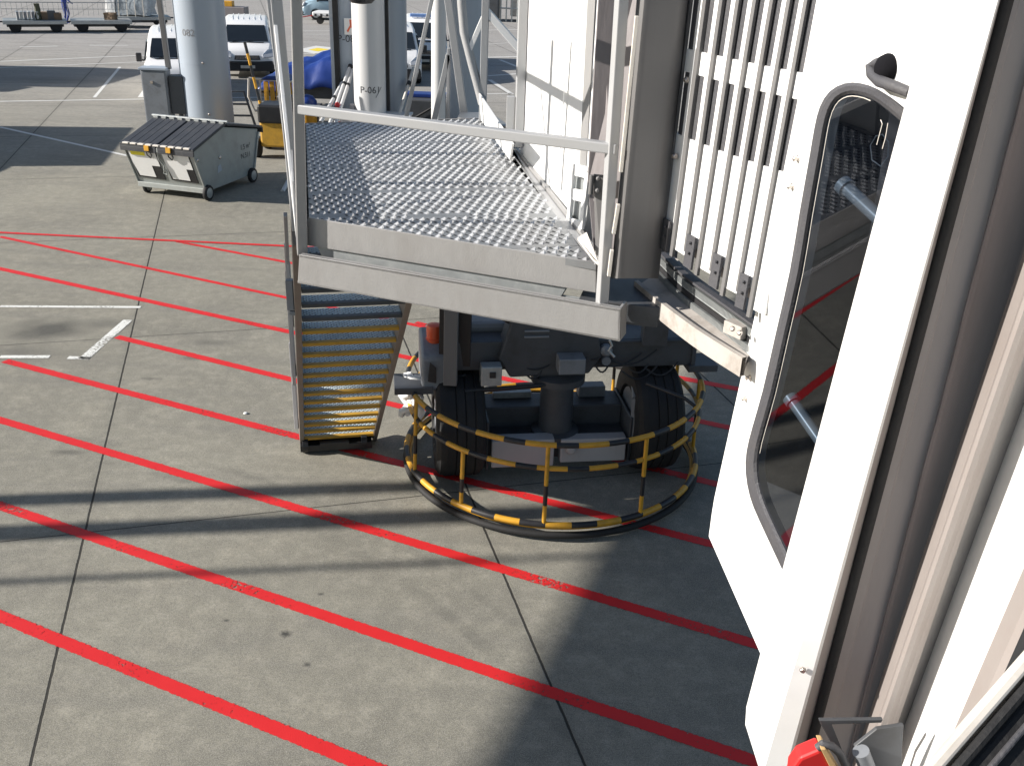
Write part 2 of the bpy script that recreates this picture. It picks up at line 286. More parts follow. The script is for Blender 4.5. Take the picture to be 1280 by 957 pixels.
# ------------------------------------------------------------------ mesh builder
def wloc(o):
    v = Vector((0, 0, 0))
    while o is not None:
        v += o.location; o = o.parent
    return v
class MB:
    def __init__(s): s.v = []; s.f = []; s.mi = []; s.uv = {}
    def add(s, vs_, fs, mi=0):
        b = len(s.v); s.v += [Vector(p) for p in vs_]
        for f in fs: s.f.append([b + i for i in f]); s.mi.append(mi)
        return s
    def frame_box(s, c, ax, ay, az, mi=0):
        """box from centre and three half vectors"""
        c = Vector(c); ax, ay, az = Vector(ax), Vector(ay), Vector(az)
        P = [c + sx * ax + sy * ay + sz * az for sz in (-1, 1) for sy in (-1, 1) for sx in (-1, 1)]
        F_ = [(0, 2, 3, 1), (4, 5, 7, 6), (0, 1, 5, 4), (2, 6, 7, 3), (0, 4, 6, 2), (1, 3, 7, 5)]
        if ax.cross(ay).dot(az) < 0: F_ = [f[::-1] for f in F_]
        return s.add(P, F_, mi)
    def box(s, c, size, rz=0, mi=0):
        m = Matrix.Rotation(rz, 3, 'Z')
        return s.frame_box(c, m @ Vector((size[0] / 2, 0, 0)), m @ Vector((0, size[1] / 2, 0)), Vector((0, 0, size[2] / 2)), mi)
    def bar(s, p, q, w, h, up=(0, 0, 1), mi=0):
        p, q = Vector(p), Vector(q); d = (q - p)
        up = Vector(up); sd_ = d.cross(up)
        if sd_.length < 1e-5: sd_ = d.cross(Vector((0, 1, 0)))
        sd_.normalize(); u2 = sd_.cross(d).normalized()
        return s.frame_box((p + q) / 2, d / 2, sd_ * w / 2, u2 * h / 2, mi)
    def path(s, pts, r, n=10, mi=0, closed=False, mfun=None, caps=True):
        pts = [Vector(p) for p in pts]; k = len(pts); base = len(s.v)
        up = Vector((0, 0, 1)); prev = None
        for i, p in enumerate(pts):
            if closed: d = pts[(i + 1) % k] - pts[i - 1]
            else: d = pts[min(i + 1, k - 1)] - pts[max(i - 1, 0)]
            d.normalize()
            if prev is None:
                a = d.cross(up)
                if a.length < 1e-3: a = d.cross(Vector((1, 0, 0)))
            else: a = prev - d * prev.dot(d)
            a.normalize(); prev = a.copy(); b_ = d.cross(a)
            rr = r[i] if isinstance(r, (list, tuple)) else r
            for j in range(n):
                t = 2 * math.pi * j / n
                s.v.append(p + a * math.cos(t) * rr + b_ * math.sin(t) * rr)
        seg = k if closed else k - 1
        for i in range(seg):
            for j in range(n):
                a0 = base + i * n + j; a1 = base + i * n + (j + 1) % n
                b0 = base + ((i + 1) % k) * n + j; b1 = base + ((i + 1) % k) * n + (j + 1) % n
                s.f.append([a0, b0, b1, a1]); s.mi.append(mfun(i) if mfun else mi)
        if not closed and caps:
            s.f.append([base + j for j in range(n)]); s.mi.append(mfun(0) if mfun else mi)
            s.f.append([base + (k - 1) * n + j for j in range(n)][::-1]); s.mi.append(mfun(seg - 1) if mfun else mi)
        return s
    def tube(s, p, q, r, n=12, mi=0, r2=None): return s.path([p, q], [r, r if r2 is None else r2], n, mi)
    def prism(s, poly, ext, mi=0):
        poly = [Vector(p) for p in poly]; ext = Vector(ext); n = len(poly)
        nrm = Vector((0, 0, 0))
        for i in range(n): nrm += poly[i].cross(poly[(i + 1) % n])
        if nrm.dot(ext) > 0: poly = poly[::-1]
        V = poly + [p + ext for p in poly]
        F_ = [list(range(n)), list(range(2 * n - 1, n - 1, -1))] + [[(i + 1) % n, i, n + i, n + (i + 1) % n] for i in range(n)]
        return s.add(V, F_, mi)
    def lathe(s, c, prof, axis=(0, 0, 1), n=28, mi=0):
        c = Vector(c); a = Vector(axis).normalized(); x = a.orthogonal().normalized(); y = a.cross(x)
        base = len(s.v)
        for (r, z) in prof:
            for j in range(n):
                t = 2 * math.pi * j / n; s.v.append(c + a * z + (x * math.cos(t) + y * math.sin(t)) * r)
        for i in range(len(prof) - 1):
            for j in range(n):
                s.f.append([base + i * n + j, base + i * n + (j + 1) % n, base + (i + 1) * n + (j + 1) % n, base + (i + 1) * n + j]); s.mi.append(mi)
        s.f.append([base + j for j in range(n)][::-1]); s.mi.append(mi)
        s.f.append([base + (len(prof) - 1) * n + j for j in range(n)]); s.mi.append(mi)
        return s
    def build(s, name, mats, parent=None, bev=0, smooth=None, label=None, fix=True):
        if not isinstance(mats, (list, tuple)): mats = [mats]
        me = bpy.data.meshes.new(name)
        off = wloc(parent) if parent is not None else Vector((0, 0, 0))
        if parent is None and s.v:
            lo = Vector((min(v.x for v in s.v), min(v.y for v in s.v), min(v.z for v in s.v))); hi = Vector((max(v.x for v in s.v), max(v.y for v in s.v), 0))
            off = Vector(((lo.x + hi.x) / 2, (lo.y + hi.y) / 2, lo.z))
        me.from_pydata([v - off for v in s.v], [], s.f)
        for m in mats: me.materials.append(m)
        for i, p in enumerate(me.polygons): p.material_index = s.mi[i]
        if s.uv:
            ul = me.uv_layers.new(name='UVMap')
            for i, p in enumerate(me.polygons):
                if i in s.uv:
                    for k, li in enumerate(p.loop_indices): ul.data[li].uv = s.uv[i][k]
        if fix:
            bm = bmesh.new(); bm.from_mesh(me); bmesh.ops.recalc_face_normals(bm, faces=bm.faces); bm.to_mesh(me); bm.free()
        if smooth is not None:
            me.polygons.foreach_set('use_smooth', [True] * len(me.polygons))
            me.set_sharp_from_angle(angle=R(smooth))
        o = bpy.data.objects.new(name, me); COL.objects.link(o)
        if parent is not None: o.parent = parent
        else: o.location = off
        if bev:
            b = o.modifiers.new('bevel', 'BEVEL'); b.width = bev; b.segments = 2; b.limit_method = 'ANGLE'; b.angle_limit = R(35); b.harden_normals = False
        if label: o['label'] = label
        return o
def tag(o, label, cat, group=None):
    o['label'] = label; o['category'] = cat
    if group: o['group'] = group
    return o
def struct(o): o['kind'] = 'structure'; return o
def thing(name, loc, label, cat, group=None):
    o = bpy.data.objects.new(name, None); COL.objects.link(o); o.location = loc; o.empty_display_size = 0.3
    bpy.context.view_layer.update()
    return tag(o, label, cat, group)
def dup(root, loc, rz, label):
    def cp(o, par):
        c = o.copy(); COL.objects.link(c); c.parent = par
        for ch in o.children: cp(ch, c)
        return c
    r = cp(root, None); r.location = loc; r.rotation_euler = (0, 0, rz); r['label'] = label
    return r
def text_mb(txt, size, origin, xdir, ydir, wrap=None):
    """letters as mesh faces laid on a surface; wrap(x,y)->point for curved surfaces"""
    cu = bpy.data.curves.new('t', 'FONT'); cu.body = txt; cu.size = size; cu.resolution_u = 3
    o = bpy.data.objects.new('t', cu); COL.objects.link(o)
    dg = bpy.context.evaluated_depsgraph_get(); me = bpy.data.meshes.new_from_object(o.evaluated_get(dg))
    m = MB(); X, Y_, O = Vector(xdir), Vector(ydir), Vector(origin)
    m.add([(wrap(v.co.x, v.co.y) if wrap else O + X * v.co.x + Y_ * v.co.y) for v in me.vertices], [list(p.vertices) for p in me.polygons])
    bpy.data.objects.remove(o); bpy.data.meshes.remove(me); bpy.data.curves.remove(cu)
    return m

# ------------------------------------------------------------------ ground and markings
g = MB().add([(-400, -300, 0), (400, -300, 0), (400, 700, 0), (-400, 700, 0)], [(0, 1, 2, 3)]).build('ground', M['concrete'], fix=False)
g.location = (0, 0, 0)
me = g.data
for i, c in enumerate([(-400, -300, 0), (400, -300, 0), (400, 700, 0), (-400, 700, 0)]): me.vertices[i].co = c
struct(g)

def stripes(name, segs, material, z=0.004):
    m = MB()
    for (a, b_, w) in segs:
        a, b_ = Vector((a[0], a[1], z)), Vector((b_[0], b_[1], z)); d = (b_ - a).normalized(); n = Vector((-d.y, d.x, 0)) * w / 2
        i = len(m.f); L_ = (b_ - a).length
        m.add([a - n, b_ - n, b_ + n, a + n], [(0, 1, 2, 3)]); m.uv[i] = [(0, 0), (L_, 0), (L_, 1), (0, 1)]
    o = m.build(name, material, fix=False)
    return struct(o)
ND = Vector((math.cos(R(-23)), math.sin(R(-23)), 0))
def hatch(p1, p2, w=0.115):
    a, b_ = at_h(*p1), at_h(*p2); return ((a.x, a.y), (b_.x, b_.y), w)
def ext(seg, e0, e1):
    a, b_, w = seg; a = Vector(a); b_ = Vector(b_); d = (b_ - a).normalized(); return (tuple(a - d * e0), tuple(b_ + d * e1), w)
stripes('red_hatching', [
    ext(hatch((0, 770), (460, 957), .132), 2, 4), ext(hatch((0, 632), (940, 950), .132), 2, 4),
    ext(hatch((0, 525), (945, 805), .132), 2, 4), ext(hatch((6, 451), (890, 680), .132), 0, 4),
    ext(hatch((146, 421), (900, 606), .132), 0, 3), ext(hatch((0, 336), (900, 532), .132), 3, 3),
    hatch((0, 296), (625, 429), .10), ext(hatch((795, 462), (900, 482), .14), 0, 3),
    hatch((221, 302), (530, 360), .10), hatch((520, 403), (532, 406), .1), ext(hatch((840, 423), (870, 429), .12), 0, .6),
], M['red'])
stripes('red_border', [ext(hatch((0, 291), (362, 308), .10), 5, 1.5)], M['red'], 0.008)
wl = []
for p, q, w in (((0, 383), (176, 384), .09), ((104, 449), (160, 400), .15), ((0, 446), (62, 446), .10), ((85, 447), (112, 448), .10)):
    wl.append(hatch(p, q, w))
stripes('white_corner_marks', wl, M['wline'])
wl = []
for p, q, w in (((0, 77), (190, 69), .16), ((0, 85), (190, 77), .12), ((0, 127), (640, 117), .14), ((0, 42), (190, 41), .16), ((25, 59), (72, 58), .15), ((112, 57), (160, 57), .15),
                ((176, 122), (190, 102), .22), ((0, 159), (160, 195), .12), ((118, 122), (150, 84), .12), ((370, 39), (430, 39), .15), ((370, 43), (430, 43), .12), ((370, 68), (430, 67), .15), ((370, 76), (430, 76), .12),
                ((610, 38), (650, 37), .2), ((608, 72), (655, 71), .28), ((610, 95), (655, 92), .22), ((625, 75), (650, 85), .2), ((612, 100), (640, 118), .2), ((600, 56), (650, 53), .12), ((340, 71), (350, 71), .15)):
    wl.append(hatch(p, q, w))
stripes('white_apron_lines', wl, M['wline2'])
d0, d1, d2, d3 = at_h(368, 63), at_h(395, 57.5), at_h(432, 61.5), at_h(396, 68)
m = MB().add([Vector((p.x, p.y, .004)) for p in (d0, d3, d2, d1)], [(0, 1, 2, 3)]); m.uv[0] = [(0, .5), (0, .5), (1, .5), (1, .5)]
struct(m.build('white_diamond_marking', M['wline2'], fix=False))
c = sum((d0, d1, d2, d3), Vector()) / 4
m = MB().add([Vector((p.x, p.y, .008)) for p in [c + (q - c) * .42 for q in (d0, d3, d2, d1)]], [(0, 1, 2, 3)]); m.uv[0] = [(0, .5)] * 4
struct(m.build('yellow_diamond_marking', M['yline'], fix=False))
# pieces of litter on the concrete
for (px, py, r_) in ((307, 517, .025),):
    P = at_h(px, py)
    mb = MB(); mb.lathe((P.x, P.y, 0.002), [(.001, 0), (r_, .004), (r_ * .8, .014), (.004, .018)], n=7)
    tag(mb.build('paper_scrap', M['white']), 'tiny white scrap of litter on the concrete left of the stairs', 'litter')

# ------------------------------------------------------------------ the passenger bridge: everything that would move with it
A_ = R(0)
bridge = thing('passenger_bridge', (0.9, 6.0, 0), 'grey and white passenger boarding bridge with service platform, stairs and wheeled carriage', 'boarding bridge')
DH = 3.8
dA, dB, dC, dD = at_h(380, 275, DH), at_h(746, 329, DH), at_h(640, 188, DH), at_h(378, 155, DH)
nrmF = Vector((.336, .942, 0)).normalized()         # pointing away from the camera, across the front fascia
tF = Vector((nrmF.y, -nrmF.x, 0))                   # along the fascia to the right

# --- deck: front frame beam is the part, everything fixed to it a sub-part
def fpt(x, y, off=0): return at_pl(x, y, dA - nrmF * off, nrmF)
low = MB()
a0, a1, b1, b0 = fpt(374, 318, .10), fpt(372, 354, .10), fpt(775, 427, .10), fpt(776, 386, .10)
low.prism([a0, a1, b1, b0], nrmF * .012)
low.prism([a0, b0, b0 - Vector((0, 0, .014)), a0 - Vector((0, 0, .014))], nrmF * .030)      # top flange
low.prism([a1, b1, b1 + Vector((0, 0, .012)), a1 + Vector((0, 0, .012))], nrmF * .08)
low.prism([b0, b1, b1 - tF * .012, b0 - tF * .012], nrmF * .10)
platform = low.build('service_platform', M['alu'], bridge, bev=.0025, label='grey service platform with a perforated deck and open rails')
m = MB(); e0, e1, f1, f0 = fpt(385, 272), fpt(385, 307), fpt(745, 366), fpt(745, 328)
m.prism([e0, e1, f1, f0], nrmF * .008)
m.build('toe_board', M['alu'], platform, bev=.002)
m = MB(); m.prism([fpt(395, 306, -.012), fpt(405, 326, -.012), fpt(700, 373, -.012), fpt(708, 360, -.012)], nrmF * .03)
m.prism([fpt(390, 326, -.02), fpt(390, 345, -.02), fpt(740, 392, -.02), fpt(740, 374, -.02)], nrmF * .01, 0)
m.build('channel', M['galv'], platform, bev=.002)
# deck planks with punched, raised teeth
def inside(p, poly, mg):
    for i in range(len(poly)):
        a, b_ = poly[i], poly[(i + 1) % len(poly)]; e = (b_ - a); n = Vector((-e.y, e.x, 0)).normalized()
        if (p - a).dot(n) < mg: return False
    return True
ud = Vector((math.cos(R(15)), math.sin(R(15)), 0)); vd = Vector((-ud.y, ud.x, 0))
def teeth(m, poly, z, pitch, bw, bh, u=ud, v=vd, mg=.012, o=None, vp=None, bl=None):
    vp = vp or pitch * .5; bl = bl or bw * .8
    o = o or poly[0]
    us = [(p - o).dot(u) for p in poly]; vs2 = [(p - o).dot(v) for p in poly]
    row = 0; y = min(vs2)
    while y < max(vs2):
        x = min(us) + (pitch / 2 if row % 2 else 0)
        while x < max(us):
            c = o + u * x + v * y; c.z = z
            if inside(c, poly, mg):
                j = random.uniform(.9, 1.1); w = bw * j; hh = bh * random.uniform(.8, 1.15)
                B = [c - u * w, c - v * bl, c + u * w, c + v * bl]
                T = c + v * bl * .30 + u * w * .60 + Vector((0, 0, hh))
                m.add(B + [T], [(0, 1, 4), (1, 2, 4), (2, 3, 4), (3, 0, 4)], 2)
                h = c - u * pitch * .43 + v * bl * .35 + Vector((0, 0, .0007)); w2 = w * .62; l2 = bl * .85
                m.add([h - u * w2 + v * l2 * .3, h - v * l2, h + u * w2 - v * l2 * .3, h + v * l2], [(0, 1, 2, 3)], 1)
            x += pitch
        y += vp; row += 1
Ls = [dA, at_h(383, 271, DH), at_h(381, 242, DH), at_h(380.5, 210, DH), at_h(380, 180, DH), dD]
Rs = [dB, at_h(700, 269, DH), at_h(674, 235, DH), at_h(653, 205, DH), at_h(637, 177, DH), at_h(600, 148, DH)]
# the first plank is the wedge in front
wedge2R = at_h(724, 307, DH)
kF = at_h(636, 311, DH)
polys = [[kF, dB, wedge2R], [dA, kF, wedge2R, Rs[1], Ls[1]], [Ls[1], Rs[1], Rs[2], Ls[2]], [Ls[2], Rs[2], Rs[3], Ls[3]], [Ls[3], Rs[3], Rs[4], Ls[4]], [Ls[4], Rs[4], Rs[5], Ls[5]]]
for k, P in enumerate(polys):
    P = [Vector((p.x, p.y, DH)) for p in P]; cc = sum(P, Vector()) / len(P)
    Q = [p + (cc - p).normalized() * .003 for p in P]
    m = MB(); m.prism([q - Vector((0, 0, .03)) for q in Q], (0, 0, .03))
    teeth(m, Q, DH, .050, .0140, .0105, mg=.016, vp=.054, bl=.0185)
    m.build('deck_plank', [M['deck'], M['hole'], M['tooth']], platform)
# side frame of the deck, joists under it
m = MB(); dn = Vector((0, 0, .06))
m.bar(dA - dn, dD - dn, .05, .12); m.bar(dB + Vector((.03, 0, -.05)), dC + Vector((.03, 0, -.05)), .02, .13); m.bar(dD - dn, Rs[5] - dn, .05, .12)
for t in (.2, .5, .8): m.bar(dA.lerp(dD, t) - dn * 1.2, dB.lerp(dC, t) - dn * 1.2, .05, .08)
m.build('deck_frame', M['alu'], platform, bev=.002)
m = MB(); m.prism([at_h(636, 196, DH), at_h(640, 184, DH), at_h(752, 330, DH), at_h(744, 330, DH)], (0, 0, -.004)); m.build('edge_strip', M['alu_pale'], platform)
# posts and rails
postL0, postL1 = fpt(376, 318, .03), fpt(371, -60, .03)
m = MB(); m.bar(fpt(378, 318, .03), fpt(369, -60, .03), .046, .046, up=vd); m.build('corner_post', M['alu'], platform, bev=.004)
m = MB(); m.bar(fpt(752, 384, .05), fpt(781, -60, .05), .040, .050, up=vd)
m.bar(fpt(745, 385, .05), fpt(759, 387, .05), .055, .012, up=nrmF); m.build('corner_post', M['alu_pale'], platform, bev=.004)
m = MB(); m.bar(fpt(374, 136, .03), fpt(772, 186, .05), .04, .048, up=nrmF); m.build('knee_rail', M['alu_pale'], platform, bev=.005)
m = MB(); m.bar(fpt(368, -38, .03), fpt(778, -38, .05), .045, .045, up=nrmF); m.build('top_rail', M['alu_pale'], platform, bev=.005)
# left hand guard, seen nearly end on
def lpt(t, h, out): # t along the deck's left edge, out to the left
    p = dA.lerp(dD, t); e = (dD - dA).normalized(); return Vector((p.x, p.y, 0)) + Vector((-e.y, e.x, 0)) * out + Vector((0, 0, h))
for t, o1, o2 in ((.30, .045, .09), (.62, .06, .15), (1.0, .08, .20)):
    m = MB(); m.bar(lpt(t, 3.55, o1), lpt(t, 5.15, o2), .055, .055, up=vd); m.build('rail_post', M['alu_pale'], platform, bev=.003)
m = MB(); m.bar(lpt(-.02, 4.92, .05), lpt(1.05, 4.92, .17), .035, .04); m.build('side_top_rail', M['alu_pale'], platform, bev=.003)
m = MB(); m.bar(lpt(0, 3.66, .03), lpt(.40, 4.9, .11), .016, .02); m.build('brace', M['white'], platform, bev=.002)
m = MB(); m.prism([lpt(0, 3.66, .035), lpt(1.05, 3.66, .07), lpt(1.05, 3.975, .07), lpt(0, 3.975, .035)], Vector((-.006, 0, 0))); m.build('toe_board', M['alu_pale'], platform)
# far, right hand guard of the deck: white braced lattice
Yg = 6.9
def gp(x, y, Y=Yg): return at_Y(x, y, Y)
m = MB()
m.bar(gp(603, 152), gp(608, -30), .05, .05, up=(0, 1, 0))
m.build('rail_post', M['alu_pale'], platform, bev=.004)
m = MB(); m.bar(gp(608, 14), gp(650, 62), .05, .045, up=(0, 1, 0)); m.bar(gp(608, 14), gp(587, 62), .035, .045, up=(0, 1, 0)); m.build('brace', M['white'], platform, bev=.004)
m = MB(); m.path([gp(575, -60), gp(577, 5), gp(580, 40), gp(590, 80), gp(598, 110), gp(603, 130)], .030, 8); m.build('curved_rail', M['alu_pale'], platform, smooth=50)
m = MB(); m.prism([gp(598, 116), gp(601, 150), at_h(637, 200, 3.84), at_h(640, 180, 3.98)], (0.012, 0.006, 0)); m.build('toe_board', M['white'], platform, bev=.002)
m = MB(); m.bar(at_h(636, 196, DH), at_h(636, 196, DH) + Vector((0, 0, .35)), .045, .045, up=(0, 1, 0)); m.build('rail_post', M['alu_pale'], platform, bev=.003)
Yf = 7.5
m = MB(); m.bar(gp(582, 156, Yf), gp(556, -30, Yf), .055, .05, up=(0, 1, 0)); m.build('brace', M['alu_pale'], platform, bev=.004)
m = MB(); m.bar(gp(541, 158, Yf), gp(561, 68, Yf), .04, .05, up=(0, 1, 0)); m.build('brace', M['alu_pale'], platform, bev=.004)
m = MB(); m.bar(gp(561, 60, Yf), gp(560, 156, Yf), .025, .05, up=(0, 1, 0)); m.build('brace', M['alu_pale'], platform, bev=.004)
m = MB(); m.bar(gp(508, 146, Yf), gp(546, -30, Yf), .03, .035, up=(0, 1, 0)); m.build('brace', M['alu_pale'], platform, bev=.004)
m = MB(); m.bar(gp(500, 158, Yf), gp(650, 170, Yf), .06, .06); m.build('far_beam', M['alu'], platform, bev=.003)
m = MB(); m.prism([at_h(572, 152, 3.75), at_h(640, 165, 3.75), at_h(612, 145, 3.75), at_h(575, 146, 3.75)], (0, 0, .03)); m.build('deck_plank', [M['deck'], M['hole'], M['tooth']], platform)

# --- stairs under the platform
sB = Vector((-2.21, 9.06, 0)); sBR = Vector((-1.53, 9.22, 0))
run_dir = Vector((.255, -.967, 0)); NST = 18; rise = .176
sT = at_Y(376, 358, 6.12)
run_v = Vector((sT.x - sB.x, sT.y - sB.y, 0)) / sT.z           # metres forward per metre of height
wv = (sBR - sB); wv = wv.normalized() * .715
def sp(h, k): return sB + run_v * h + Vector((0, 0, h)) + wv * k
m = MB()
for k in (0, 1):
    o = (-wv.normalized() * .025) if k == 0 else (wv.normalized() * .025)
    p0, p1 = sp(.05, k) + o, sp(3.35, k) + o
    m.bar(p0, p1, .045, .17, up=(0, 0, 1))
m.bar(sp(.1, -.05), sp(.1, 1.05), .05, .12)
stair = m.build('service_stair', mat('stringer_paint', (0.20, 0.175, 0.15), .5, .1, dirt=(.08, .06, .05), dirt_amt=.5), bridge, bev=.003, label='steep metal stair with yellow tread edges')
rl = run_v.normalized(); wl_ = wv.normalized()
def tread(n, yellow):
    h = rise * n; c0 = sp(h, 0); depth = .150
    m = MB(); fr = c0 - rl * .10; P = [fr, fr + wv, fr + wv + rl * depth, fr + rl * depth]
    P2 = [P[0], P[1], P[2], P[3]]
    m.prism([p - Vector((0, 0, .028)) for p in P2], (0, 0, .028))
    if (P2[1] - P2[0]).cross(P2[2] - P2[1]).z < 0: P3 = P2[::-1]
    else: P3 = P2
    teeth(m, [p.copy() for p in P3], h, .040, .013, .010, wl_, rl if wl_.cross(rl).z > 0 else -rl, .012)
    t = m.build('tread', [M['tread'], M['hole'], M['tooth2']], stair)
    m = MB(); a = fr + rl * (depth + .026) + Vector((0, 0, -.008)); m.frame_box(a + wv / 2, wv / 2, -rl * .026, Vector((0, 0, .014))); m.build('tread_edge', M['nosing'] if yellow else M['dsteel'], stair, bev=.002)
for n in range(1, 19): tread(n, n <= 13)
m = MB()
lo = -wl_ * .07
m.bar(sp(.35, 0) + lo, sp(.35, 0) + lo + Vector((0, 0, .95)), .04, .04, up=(0, 1, 0)); m.bar(sp(1.5, 0) + lo, sp(1.5, 0) + lo + Vector((0, 0, .95)), .035, .035, up=(0, 1, 0)); m.bar(sp(2.3, 0) + lo, sp(2.3, 0) + lo + Vector((0, 0, .5)), .03, .03, up=(0, 1, 0))
m.bar(sp(.25, 0) + lo + Vector((0, 0, .95)), sp(1.9, 0) + lo + Vector((0, 0, .9)), .03, .03); m.bar(sp(.25, 0) + lo + Vector((0, 0, .5)), sp(2.8, 0) + lo + Vector((0, 0, .5)), .025, .03)
m.build('handrail', M['alu_pale'], stair, bev=.003)
m = MB(); p = at_h(395, 553, 0) 
m.box(sp(.02, .5) + Vector((.02, -.20, .05)), (.74, .22, .07), R(12)); m.box(sp(.02, .45) + Vector((0.05, -.26, .10)), (.30, .14, .04), R(12), 0)
for k in (.1, .95): m.lathe(sp(.0, k) + Vector((0, -.26, .09)), [(.03, -.03), (.09, -.03), (.09, .03), (.03, .03)], axis=wl_, n=20)
m.build('stair_foot', M['black'], stair, bev=.003)
m = MB(); m.box(at_Y(363, 368, 6.3), (.05, .05, .22)); m.bar(at_Y(360, 352, 6.3), at_Y(370, 352, 6.3), .03, .03); m.bar(at_Y(362, 390, 6.3), at_Y(372, 392, 6.3), .03, .03)
m.build('latch', M['msteel'], stair, bev=.004)

# --- white door leaf beside the deck
wA, wB = at_h(640, 196, DH - .02), at_h(745, 326, DH - .02)
pn = Vector((wB.y - wA.y, -(wB.x - wA.x), 0)).normalized()
if pn.x > 0: pn = -pn                                   # facing left
wP = wA + Vector((.045, .0, 0))
def wp(x, y, off=0): return at_pl(x, y, wP + pn * off, pn)
m = MB(); m.prism([wp(653, -60), wp(650, 195), wp(729, 304), wp(742, 180), wp(752, -60)], -pn * .05)
door = m.build('door_leaf', M['white'], bridge, bev=.003, label='white sunlit door leaf beside the platform')
m = MB(); m.bar(wp(656, -60, .03), wp(648, 184, .03), .035, .05, up=pn); m.build('door_edge', M['alu_pale'], door, bev=.004)
m = MB(); m.prism([wp(737, -60, .02), wp(724, 210, .02), wp(732, 210, .02), wp(747, -60, .02)], -pn * .03); m.build('door_edge', M['alu'], door, bev=.002)
m = MB(); m.prism([wp(750, -60, .03), wp(733, 215, .03), wp(737, 215, .03), wp(755, -60, .03)], -pn * .04); m.build('door_edge', M['white'], door, bev=.002)
m = MB()
q = [wp(718, 212, .03), wp(711, 278, .03), wp(727, 284, .03), wp(735, 216, .03)]
m.bar(q[0], q[1], .05, .014, up=pn); m.bar(q[1], q[2], .05, .014, up=pn); m.bar(q[2], q[3], .05, .014, up=pn); m.bar(q[3], q[0], .05, .014, up=pn); m.bar(wp(715, 242, .03), wp(731, 246, .03), .05, .016, up=pn)
m.prism([wp(718, 214, .006), wp(711, 278, .006), wp(727, 284, .006), wp(735, 216, .006)], -pn * .004, 1)
m.build('latch_box', [M['white'], M['galv']], door, bev=.003)
m = MB(); m.prism([wp(708, 50, .02), wp(696, 235, .02), wp(698, 235, .02), wp(710, 50, .02)], pn * .006); m.build('shadow_line_strip', M['white'], door)  # raised strip standing in for a railing shadow line on the leaf
# jamb right of the door with hinges
m = MB(); m.prism([at_Y(752, -60, 4.05), at_Y(735, 230, 4.0), at_Y(744, 330, 3.86), at_Y(770, 332, 3.86), at_Y(805, -60, 4.05)], (0, .05, 0))
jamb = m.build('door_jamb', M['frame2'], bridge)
m = MB(); m.prism([at_Y(742, 218, 3.84), at_Y(745, 330, 3.84), at_Y(752, 331, 3.82), at_Y(762, 220, 3.82)], (0, .01, 0)); m.tube(at_Y(740, 219, 3.83), at_Y(738, 243, 3.83), .010)
for (x, y) in ((748, 223), (747, 238)): m.lathe(at_Y(x, y, 3.815), [(.010, 0), (.010, .008), (.006, .012)], axis=(0, -1, 0), n=8)
m.build('hinge', M['column'], jamb, bev=.001)
m = MB(); m.prism([at_Y(733, 293, 3.9), at_Y(748, 332, 3.72), at_Y(741, 326, 3.74), at_Y(722, 300, 3.9)], (0, 0, .01)); m.build('flashing', M['cream'], jamb)

# --- rounded grey column between door and curtain
def colpts(y, sh=0):
    t = (y + 60) / 360.0
    xl, xr = 802 + (768 - 802) * t, 866 + (828 - 866) * t
    return xl, xr
m = MB(); NL = 14; rows = []
for yy in (-60, 60, 180, 297, 300, 348):
    xl, xr = colpts(yy); row = []
    for k in range(NL + 1):
        t = k / NL; x = xl + (xr - xl) * t
        Y = 3.66 + .06 * t
        dd = (.05 * (1 - math.cos(max(0, .2 - t) / .2 * math.pi / 2))) + (.03 * (1 - math.cos(max(0, t - .8) / .2 * math.pi / 2)))
        row.append(at_Y(x, yy, Y + dd + (.004 if yy == 300 else 0)))
    rows.append(row)
b0_ = len(m.v); V = [p for r_ in rows for p in r_]
m.add(V, [(i * (NL + 1) + k, i * (NL + 1) + k + 1, (i + 1) * (NL + 1) + k + 1, (i + 1) * (NL + 1) + k) for i in range(len(rows) - 1) for k in range(NL)])
bk = [Vector((p.x + .005, 3.775, p.z)) for p in (rows[0][0], rows[0][-1], rows[-1][-1], rows[-1][0])]
m.add([rows[0][0], rows[-1][0], bk[3], bk[0]], [(0, 1, 2, 3)]); m.add([rows[0][-1], rows[-1][-1], bk[2], bk[1]], [(0, 1, 2, 3)])
m.add(rows[-1] + [bk[2], bk[3]], [tuple(range(NL + 3))])
column = m.build('corner_column', M['column'], bridge, smooth=40, label='rounded grey corner column of the bridge cab')
for a, b_ in (((797, 20), (777, 215)), ((774, 255), (768, 292)), ((766, 312), (762, 345))):
    m = MB(); m.bar(at_Y(a[0] - 1, a[1], 3.655), at_Y(b_[0] - 1, b_[1], 3.655), .014, .02, up=(0, 1, 0)); m.build('edge_trim', M['cream'], column, bev=.002)
m = MB(); m.box(at_Y(780, 372, 3.95), (.34, .4, .09), R(-12)); m.build('base_bracket', M['dsteel'], column, bev=.004)

# --- slat curtain
NS = 8
def cur(t, top):    # foot or head of the curtain, t 0..1 from the column to the window panel
    Y = 3.78 + (3.12 - 3.78) * t - .05 * math.sin(math.pi * t)
    x_foot = 829 + (956 - 829) * (t ** 1.06)
    y_foot = 306 + (402 - 306) * (t ** 1.12)
    x_top = 872 + (1044 - 872) * (t ** 1.02)
    return at_Y(x_top, -60, Y) if top else at_Y(x_foot, y_foot, Y)
m = MB()
for k in range(16):
    a, b_ = cur(k / 16, 0), cur((k + 1) / 16, 0); a1_, b1_ = cur(k / 16, 1), cur((k + 1) / 16, 1); o = Vector((.05, .01, 0))
    m.add([a + o, b_ + o, b1_ + o, a1_ + o], [(0, 1, 2, 3)])
curtain = m.build('slat_curtain', M['frame2'], bridge, label='curved white slat curtain with two rows of dark openings')
h_rows = [(4.33, 4.56), (4.64, 5.1)]
